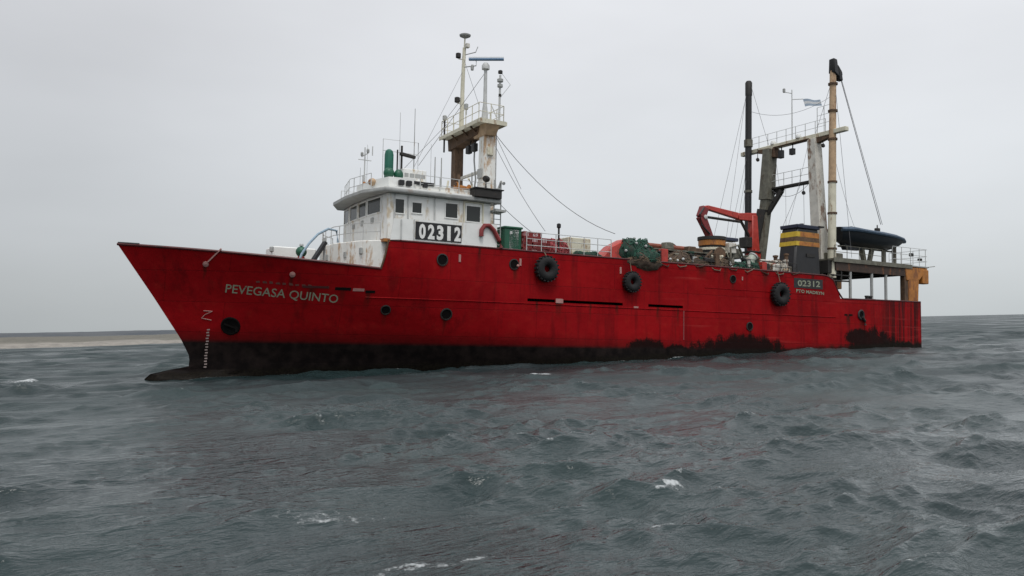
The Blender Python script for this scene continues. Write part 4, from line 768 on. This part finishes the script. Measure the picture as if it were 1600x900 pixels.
# net heaps
def heap(name, s, y, z, rx, ry, rz, mat, cordmat, label, ncord=60, seed=1, floats=0, fcol=None, rough=.35, flat=True):
    random.seed(seed); bm = bmesh.new(); bmesh.ops.create_icosphere(bm, subdivisions=4, radius=1)
    def dis(d):
        q = Vector((d.x * rx, d.y * ry, d.z * rz)); k = 1 + rough * mnoise.noise(q * 1.3 + Vector((seed * 7.1, 0, 0))) + rough * .5 * mnoise.noise(q * 3.4 + Vector((0, seed * 3.3, 0))) + rough * .25 * mnoise.noise(q * 8)
        p = Vector((q.x * k, q.y * k, q.z * k)); p.z = max(p.z, -.02 * rz) if flat else p.z; return p
    for v in bm.verts: v.co = dis(v.co.normalized())
    me = bpy.data.meshes.new(name); bm.to_mesh(me); bm.free(); me.materials.append(mat)
    me.polygons.foreach_set('use_smooth', [True] * len(me.polygons))
    o = link(name, me); on_ship(o, (s, y, z)); tag(o, label, 'fishing net')
    mb = MB()
    for k in range(ncord):
        a = Vector((random.gauss(0, 1), random.gauss(0, 1), abs(random.gauss(0, .7)))).normalized(); tdir = a.cross(Vector((random.gauss(0, 1), random.gauss(0, 1), random.gauss(0, 1)))).normalized(); pts = []
        L = random.uniform(.5, 1.3)
        for i in range(9):
            q = (a + tdir * (L * (i / 8 - .5)) + Vector((0, 0, .12 * math.sin(i * 1.7 + k)))).normalized()
            if q.z < 0: q.z = 0.02; q.normalize()
            pts.append(dis(q) * 1.015)
        mb.tube(pts, random.uniform(.018, .035), 4)
    c_ = part('net_cords', mb, cordmat, o); c_['kind'] = 'stuff'
    fm = None
    for k in range(floats):
        a = Vector((random.gauss(0, 1), random.gauss(.4, .8), abs(random.gauss(.3, .6)))).normalized()
        if fm is None: fm = MB().ball((0, 0, 0), .10, 10, 8).mesh('net_float', fcol)
        x = link('net_float', fm, o); x.location = dis(a) * 1.05
    return o
CORDG = paint('green_cord', (.03, .12, .08), .9, 0, var=.4, scale=5); CORDR = paint('red_cord', (.42, .09, .10), .9, 0, var=.4, scale=5); CORDB = paint('brown_cord', (.16, .11, .07), .9, 0, var=.5, scale=5); CORDW = paint('pale_cord', (.45, .42, .36), .9, 0, var=.3, scale=5)
heap('net_pile', 28.6, 4.25, 4.95, 1.55, .8, 1.45, NETGREEN, CORDG, 'dark green net heaped over the rail above the middle tyre', 90, 3, 5, GREY)
heap('net_pile', 28.3, 4.80, 4.95, 1.35, .34, .62, NETBROWN, CORDB, 'dark brown net hanging over the hull edge under the green heap', 60, 5, flat=False)
CRATE = paint('crate_red', (.30, .035, .035), .6, .35, (.09, .03, .025), .3, 3)
def crate_parts():
    b1 = MB().box(-.29, .29, -.24, .24, 0, .02)
    fr_ = MB()
    for z in (.0, .27): fr_.box(-.30, .30, .225, .25, z, z + .045).box(-.30, .30, -.25, -.225, z, z + .045).box(.275, .30, -.225, .225, z, z + .045).box(-.30, -.275, -.225, .225, z, z + .045)
    return b1.mesh('crate_base', CRATE), fr_.mesh('crate_rim', CRATE), MB().box(-.028, .028, -.011, .011, .04, .275).mesh('crate_slat', CRATE), MB().box(-.011, .011, -.028, .028, .04, .275).mesh('crate_slat', CRATE)
CB, CR, CS, CS2 = crate_parts()
random.seed(3)
for ix, nz in enumerate((4, 4, 3)):
    for iz in range(nz):
        o = link('fish_crate', None); on_ship(o, (36.75 - ix * .64 + random.uniform(-.03, .03), 4.1 + random.uniform(-.05, .05), 5.0 + iz * .32), Matrix.Rotation(random.uniform(-.07, .07), 3, 'Z'))
        tag(o, 'red slatted fish crate, ' + ('bottom', 'second from the bottom', 'third from the bottom', 'topmost')[iz] + (' in the column nearest the green bin', ' in the middle column of crates', ' in the column by the red net heap')[ix], 'crate', 'stacked red fish crates')
        link('crate_base', CB, o); link('crate_rim', CR, o)
        for k in range(6):
            for sg in (1, -1): x = link('crate_slat', CS, o); x.location = (-.25 + .1 * k, sg * .238, 0)
        for k in range(4):
            for sg in (1, -1): x = link('crate_slat', CS2, o); x.location = (sg * .288, -.16 + .107 * k, 0)
heap('net_pile', 34.3, 3.8, 5.0, .62, .6, 1.15, NETRED, CORDR, 'red net heap at the foot of the deck lamp post beside the red crates', 90, 12, rough=.55)
heap('net_pile', 32.3, 4.3, 4.9, 1.1, .4, .5, NETGREEN, CORDG, 'low dark green net bundle between railing and red cowl', 40, 15)
heap('net_pile', 24.6, 4.0, 4.95, 2.3, .7, .85, NETBROWN, CORDB, 'brown rope and net heap along the rail before the winch', 110, 21, 6, PALE)
heap('net_pile', 21.7, 4.2, 4.9, 1.7, .6, .85, NETBROWN, CORDB, 'brown net heap at the foot of the orange banded winch', 80, 25, 5, PALE)
heap('net_pile', 18.9, 4.1, 4.95, 1.3, .6, .7, NETGREEN, CORDG, 'green net heap below the red crane', 60, 29)
heap('net_pile', 9.6, 3.3, 3.6, .9, .8, 1.5, paint('black_net', (.016, .018, .016), .9, .4, (.04, .03, .02), .4, 2), CORDB, 'black net bundle hung under the forward end of the boat deck', 50, 41, flat=False)
heap('net_pile', 15.4, 3.9, 4.95, 1.0, .6, 1.0, NETBROWN, CORDW, 'brown gear heap just in front of the black funnel', 60, 33, 4, TAN)
# flag
fo = link('flag', None); on_ship(fo, (9.5, 0, 16.25)); tag(fo, 'pale blue and white flag flying from the slim staff on the stern gantry', 'flag')
part('flag_staff', MB().tube([(0, 0, 0), (0, 0, 4.25)], .05, 8, r1=.035).tube([(.55, -.32, 4.05), (0, 0, 3.95)], .03, 6).tube([(0, 0, 3.45), (-.75, .45, 3.5)], .03, 6), PALE, fo)
part('staff_lamp', MB().lathe([(.06, 4.0), (.11, 4.05), (.11, 4.3), (.05, 4.35)], (.55, -.32, 0), (0, 0, 1), 8).lathe([(.06, 4.15), (.10, 4.2), (.10, 4.4), (.05, 4.45)], (0, 0, 0), (0, 0, 1), 8), GREY, fo)
fd = Vector((-.85, .52, 0)).normalized()
for k, mtl in enumerate((FLAGB, FLAGW, FLAGB)):
    mb = MB(); vs = []
    for i in range(13):
        u = i / 12
        for j in range(3):
            v_ = (k + j / 2) / 3
            p = Vector((-.75, .45, 3.5)) + fd * (1.35 * u) + Vector((.52, .85, 0)) * (.10 * math.sin(u * 8 + v_ * 1.5) * u) + Vector((0, 0, -.62 * v_ + .22 * u * v_ * (1 - .3 * u) - .05 * u + .04 * math.sin(u * 6)))
            p += fd * (.18 * v_)
            vs.append(p)
    mb.add(vs, [(i * 3 + j, (i + 1) * 3 + j, (i + 1) * 3 + j + 1, i * 3 + j + 1) for i in range(12) for j in range(2)]); part('flag_stripe', mb, mtl, fo, 80)

# ------------------------------------------------------------------ shore at the left
m, t, b = base_mat('shore'); 
co = N(t, 'ShaderNodeTexCoord').outputs['Object']; sx = N(t, 'ShaderNodeSeparateXYZ'); t.links.new(co, sx.inputs[0])
nn = noise_(t, co, .12, 5, .6); n2 = noise_(t, co, .6, 4, .6)
hgt = math_(t, 'ADD', sx.outputs['Z'], math_(t, 'MULTIPLY', math_(t, 'SUBTRACT', nn, .5), .9))
c = mixc(t, rng_(t, n2, .35, .65), (.27, .25, .22), (.20, .185, .165))
c = mixc(t, rng_(t, hgt, .70, 1.0), c, mixc(t, rng_(t, n2, .4, .65), (.105, .10, .082), (.15, .14, .115)))
t.links.new(c, b.inputs['Base Color']); b.inputs['Roughness'].default_value = .95; bump_(t, b, n2, .5)
SHORE = m
def terrain(name, line, depth, prof, mat, ns=160):
    """strip of land behind a shoreline; prof: (distance inland, height)"""
    L = [Vector(p) for p in line]; seg = [0]
    for p, q in zip(L[:-1], L[1:]): seg.append(seg[-1] + (q - p).length)
    vs = []; nr = len(prof)
    for i in range(ns):
        dd = seg[-1] * i / (ns - 1)
        k = max(j for j in range(len(L) - 1) if seg[j] <= dd + 1e-6); f = (dd - seg[k]) / (seg[k + 1] - seg[k]); p = L[k].lerp(L[k + 1], f)
        endf = min(1, (ns - 1 - i) / 25)
        for x, z in prof:
            zz_ = z * (endf if z > 0 else 1) + (.30 * z * mnoise.noise(Vector((p.x * .06, p.y * .06, x * .05))) if z > 0 else 0)
            vs.append((p.x + depth[0] * x + 1.5 * mnoise.noise(Vector((p.x * .03, x * .1, 1))), p.y + depth[1] * x, zz_))
    me = bpy.data.meshes.new(name); me.from_pydata(vs, [], [(i * nr + k, (i + 1) * nr + k, (i + 1) * nr + k + 1, i * nr + k + 1) for i in range(ns - 1) for k in range(nr - 1)]); me.update()
    me.polygons.foreach_set('use_smooth', [True] * len(me.polygons)); me.materials.append(mat); return structure(name, me)
terrain('beach', [(-330, 40), (-200, 92), (-105, 138), (-70, 168), (-50, 192), (-20, 235), (20, 300)], (-.45, .9), [(-6, -1.0), (0, -.1), (4, .45), (8, .8), (14, 1.0), (22, 1.25), (30, 1.45), (45, 1.55), (90, 1.6), (180, 1.5)], SHORE)
m, t, b = base_mat('far_land'); co = N(t, 'ShaderNodeTexCoord').outputs['Object']
t.links.new(mixc(t, rng_(t, noise_(t, co, .02, 4, .6), .35, .65), (.060, .070, .082), (.085, .092, .100)), b.inputs['Base Color']); b.inputs['Roughness'].default_value = 1
terrain('headland', [(-1500, 500), (-900, 720), (-420, 860), (-150, 940), (120, 1050)], (-.2, .98), [(-20, -1), (0, 0), (10, 2.2), (40, 4.2), (120, 4.6), (300, 4.8)], m)

# ------------------------------------------------------------------ sea
NW = 150
lam = np.exp(rng.uniform(math.log(.36), math.log(12.), NW)); lam.sort()
kk = 2 * math.pi / lam
sl = np.where(lam > 4, .050, np.where(lam > 1.2, .158, .180))
grp = [(lam > 4), (lam > 1.2) & (lam <= 4), (lam <= 1.2)]
amp = np.zeros(NW)
for gmask in grp: amp[gmask] = sl[gmask] * math.sqrt(2 / gmask.sum()) / kk[gmask]
amp *= rng.uniform(.6, 1.35, NW)
th0 = math.atan2(-.86, .50); th = th0 + rng.normal(0, 1, NW) * np.where(lam > 4, .32, np.where(lam > 1.2, .42, .60))
dxw, dyw = np.cos(th), np.sin(th); ph = rng.uniform(0, 2 * math.pi, NW)
rr = [.3, .8, 1.4, 2.0, 2.6]; r = 3.0
while r < 140: rr.append(r); r *= 1.0048
while r < 520: rr.append(r); r *= 1.012
while r < 14000: rr.append(r); r *= 1.045
rr = np.array(rr)
angs = np.concatenate([np.linspace(-180, -48, 34)[:-1], np.linspace(-48, 48, 900), np.linspace(48, 180, 34)[1:-1]])
ar = np.radians(angs); ncol = len(ar); nrow = len(rr)
X0 = (rr[:, None] * np.sin(ar)[None, :]).astype(np.float32); Y0 = (rr[:, None] * np.cos(ar)[None, :]).astype(np.float32)
RR = np.repeat(rr[:, None], ncol, 1).astype(np.float32)
sp_r = np.gradient(rr)[:, None]; sp_a = np.gradient(ar)[None, :] * rr[:, None]
SP = np.maximum(np.repeat(sp_r, ncol, 1), np.minimum(sp_a, 50)).astype(np.float32)
DX = np.zeros_like(X0); DY = np.zeros_like(X0); DZ = np.zeros_like(X0); JJ = np.zeros_like(X0); LOST = np.zeros_like(X0)
ENV = np.zeros_like(X0)                       # wave groups: choppy patches and smoother ones between them
for _ in range(14):
    l_ = math.exp(rng.uniform(math.log(3.0), math.log(17.0))); t_ = rng.uniform(0, 2 * math.pi)
    ENV += np.cos((2 * math.pi / l_ * (math.cos(t_) * X0 + math.sin(t_) * Y0) + rng.uniform(0, 6.28)).astype(np.float32))
ENV = np.clip(1. + .25 * ENV, .42, 1.5)
for i in range(NW):
    var_i = .5 * (amp[i] * kk[i]) ** 2; LOST += var_i
    rows = np.where(sp_r[:, 0] < lam[i] / 2.2)[0]
    if len(rows) == 0: continue
    e_ = rows[-1] + 1
    fade = np.clip((lam[i] / SP[:e_] - 2.2) / 2.2, 0, 1)
    a_ = amp[i] * fade; LOST[:e_] -= var_i * fade ** 2
    phs = (kk[i] * (dxw[i] * X0[:e_] + dyw[i] * Y0[:e_]) + ph[i]).astype(np.float32)
    c_, s_ = np.cos(phs), np.sin(phs)
    if lam[i] < 4.5: a_ = a_ * ENV[:e_]
    DZ[:e_] += a_ * (c_ + (.5 * s_ * c_ if lam[i] < 6 else 0)); DX[:e_] -= a_ * dxw[i] * s_ * .92; DY[:e_] -= a_ * dyw[i] * s_ * .92
    JJ[:e_] += a_ * kk[i] * c_
foam = np.clip((JJ - .43) / .35, 0, 1) * .66
for (px, py, rx_, ry_, amt) in ((-2.3, 10.6, 1.15, .38, .95), (-1.2, 8.7, .7, .28, .95), (-.4, 8.9, .6, .22, .7), (2.5, 11.9, .55, .28, .9), (1.6, 9.9, .35, .18, .7), (1.5, 40.6, .9, .7, 1.1), (-.3, 40.2, 1.5, .5, .55), (.35, 17.6, .9, .5, .55), (-2.2, 16.2, .9, .4, .5), (-24.3, 41.1, 1.3, .8, .8), (-17.2, 37.2, .8, .4, .6), (-27, 60, 1.4, 1.4, .75), (-31, 57, 2, 1.4, .6), (1.0, 14.0, .6, .3, .5)):
    foam += amt * np.exp(-(((X0 - px) / rx_) ** 2 + ((Y0 - py - .25 * (X0 - px)) / ry_) ** 2)) * np.clip(.75 + JJ * 1.1, 0, 1.3)
# water lapping along the ship's side
RI = np.array(SHIP_M.to_3x3().transposed()); near = (RR < 110) & (X0 > -30) & (X0 < 40)
P_ = np.stack([X0[near] - ship.location.x, Y0[near] - ship.location.y, DZ[near] * 0], -1) @ RI.T
dh_ = P_[:, 1] - hb(np.clip(P_[:, 0], .1, 54.5), P_[:, 2]); on_ = (P_[:, 0] > -.5) & (P_[:, 0] < 54.8) & (dh_ > -.6)
foam[near] += np.where(on_, (.74 + .22 * np.sin(P_[:, 0] * 1.3) + .22 * np.sin(P_[:, 0] * .47 + 1)) * np.exp(-(dh_ / .30) ** 2), 0)
V = np.stack([X0 + DX, Y0 + DY, DZ], -1).reshape(-1, 3)
idx = np.arange(nrow * ncol).reshape(nrow, ncol); nx = np.roll(idx, -1, 1)
quads = np.stack([idx[:-1], nx[:-1], nx[1:], idx[1:]], -1).reshape(-1, 4)[:, ::-1]
me = bpy.data.meshes.new('sea')
me.vertices.add(len(V)); me.vertices.foreach_set('co', V.astype(np.float32).ravel())
me.loops.add(quads.size); me.loops.foreach_set('vertex_index', quads.astype(np.int32).ravel())
me.polygons.add(len(quads)); me.polygons.foreach_set('loop_start', np.arange(0, quads.size, 4, dtype=np.int32)); me.polygons.foreach_set('use_smooth', np.ones(len(quads), bool))
me.update(calc_edges=True)
at = me.attributes.new('ripple', 'FLOAT', 'POINT'); at.data.foreach_set('value', np.sqrt(np.clip(np.sqrt(np.clip(LOST, 0, 1) * .55), .004, .5)).astype(np.float32).ravel())
at = me.attributes.new('foam', 'FLOAT', 'POINT'); at.data.foreach_set('value', np.clip(foam, 0, 1.3).astype(np.float32).ravel())
m, t, b = base_mat('sea_water')
co = N(t, 'ShaderNodeTexCoord').outputs['Object']
fa = N(t, 'ShaderNodeAttribute', attribute_name='foam').outputs['Fac']
vr = N(t, 'ShaderNodeVectorRotate', rotation_type='Z_AXIS'); vr.inputs['Angle'].default_value = -.53; t.links.new(co, vr.inputs['Vector']); cr_ = vr.outputs[0]
f1 = noise_(t, co, 9, 6, .7); f2 = noise_(t, co, 2.2, 3, .6)
fm = math_(t, 'ADD', fa, math_(t, 'MULTIPLY', math_(t, 'SUBTRACT', f1, .5), 2.4))
fmask = rng_(t, fm, .60, 1.15, 0, .68)
fmask = math_(t, 'MULTIPLY', fmask, rng_(t, fa, .04, .25))
deep = mixc(t, rng_(t, noise_(t, co, .12, 3, .5), .35, .65), (.015, .027, .029), (.020, .036, .037))
t.links.new(mixc(t, fmask, deep, (.62, .65, .66)), b.inputs['Base Color'])
gust = math_(t, 'MULTIPLY', rng_(t, noise_(t, cr_, .028, 5, .65, (.45, 1.7, 1)), .36, .64, .62, 1.5), rng_(t, noise_(t, cr_, .22, 4, .6, (.5, 1.6, 1)), .35, .65, .8, 1.25))
t.links.new(math_(t, 'MAXIMUM', math_(t, 'MULTIPLY', gust, N(t, 'ShaderNodeAttribute', attribute_name='ripple').outputs['Fac']), rng_(t, fmask, 0, 1, .09, .8, False)), b.inputs['Roughness']); b.inputs['IOR'].default_value = 1.333
def ridge(sc_, st_): return math_(t, 'SUBTRACT', 1., math_(t, 'MULTIPLY', math_(t, 'ABSOLUTE', math_(t, 'SUBTRACT', noise_(t, cr_, sc_, 3, .55, st_), .5)), 2.))
hh = math_(t, 'ADD', math_(t, 'MULTIPLY', noise_(t, cr_, 6.0, 4, .6, (.55, 1.4, 1)), .026), math_(t, 'MULTIPLY', ridge(1.4, (.6, 1.5, 1)), .060))
hh = math_(t, 'ADD', hh, math_(t, 'MULTIPLY', ridge(4.0, (.55, 1.5, 1)), .032))
hh = math_(t, 'ADD', hh, math_(t, 'MULTIPLY', noise_(t, cr_, .5, 3, .5, (.6, 1.5, 1)), .06))
hh = math_(t, 'ADD', hh, math_(t, 'MULTIPLY', noise_(t, cr_, .13, 3, .55, (.6, 1.6, 1)), .24))
hh = math_(t, 'ADD', hh, math_(t, 'MULTIPLY', ridge(9.5, (.6, 1.4, 1)), .014))
hh = math_(t, 'ADD', hh, math_(t, 'MULTIPLY', fmask, .02))
bump_(t, b, hh, 1.0, .85)
me.materials.append(m)
structure('sea', me)

# ------------------------------------------------------------------ pieces that were drawn together but stand apart become objects of their own
SPLIT = {'name_letter', 'registry_digit', 'registry_letter', 'gantry_bracket', 'winch_pipe', 'lamp_bracket', 'board_batten', 'crane_leg', 'boom_crutch', 'winch_frame', 'mast_gusset', 'mast_collar', 'boat_cradle', 'stern_lamp', 'staff_lamp', 'deck_bollard', 'mast_chain', 'locker_marking', 'stowed_boom', 'deck_pipework', 'boom_cylinder', 'slot_backing', 'mooring_eye', 'platform_edge', 'cross_rail', 'gantry_brace', 'liferaft_rack', 'hanging_rope', 'mast_crosstree'}
for o in list(COL.objects):
    if o.type != 'MESH' or o.name.split('.')[0] not in SPLIT or o.data.users > 1: continue
    bm = bmesh.new(); bm.from_mesh(o.data); bm.verts.ensure_lookup_table(); seen = set(); isl = []
    for v in bm.verts:
        if v.index in seen: continue
        st_ = [v]; seen.add(v.index); cur = []
        while st_:
            q = st_.pop(); cur.append(q.index)
            for e_ in q.link_edges:
                n_ = e_.other_vert(q)
                if n_.index not in seen: seen.add(n_.index); st_.append(n_)
        isl.append(set(cur))
    bm.free()
    if len(isl) < 2: continue
    src = o.data
    for k, g in enumerate(isl):
        idx_ = sorted(g); mp_i = {a: b_ for b_, a in enumerate(idx_)}
        me2 = bpy.data.meshes.new(o.name); me2.from_pydata([src.vertices[a].co[:] for a in idx_], [], [[mp_i[a] for a in f.vertices] for f in src.polygons if f.vertices[0] in g])
        me2.materials.append(src.materials[0]); me2.polygons.foreach_set('use_smooth', [True] * len(me2.polygons)); me2.set_sharp_from_angle(angle=R(35))
        if k == 0: o.data = me2
        else:
            x = link(o.name.split('.')[0], me2, o.parent)
            x.matrix_parent_inverse = o.matrix_parent_inverse.copy(); x.matrix_local = o.matrix_local.copy()
for n_ in ('painted_over_lettering', 'draught_marks'): bpy.data.objects[n_]['kind'] = 'stuff'
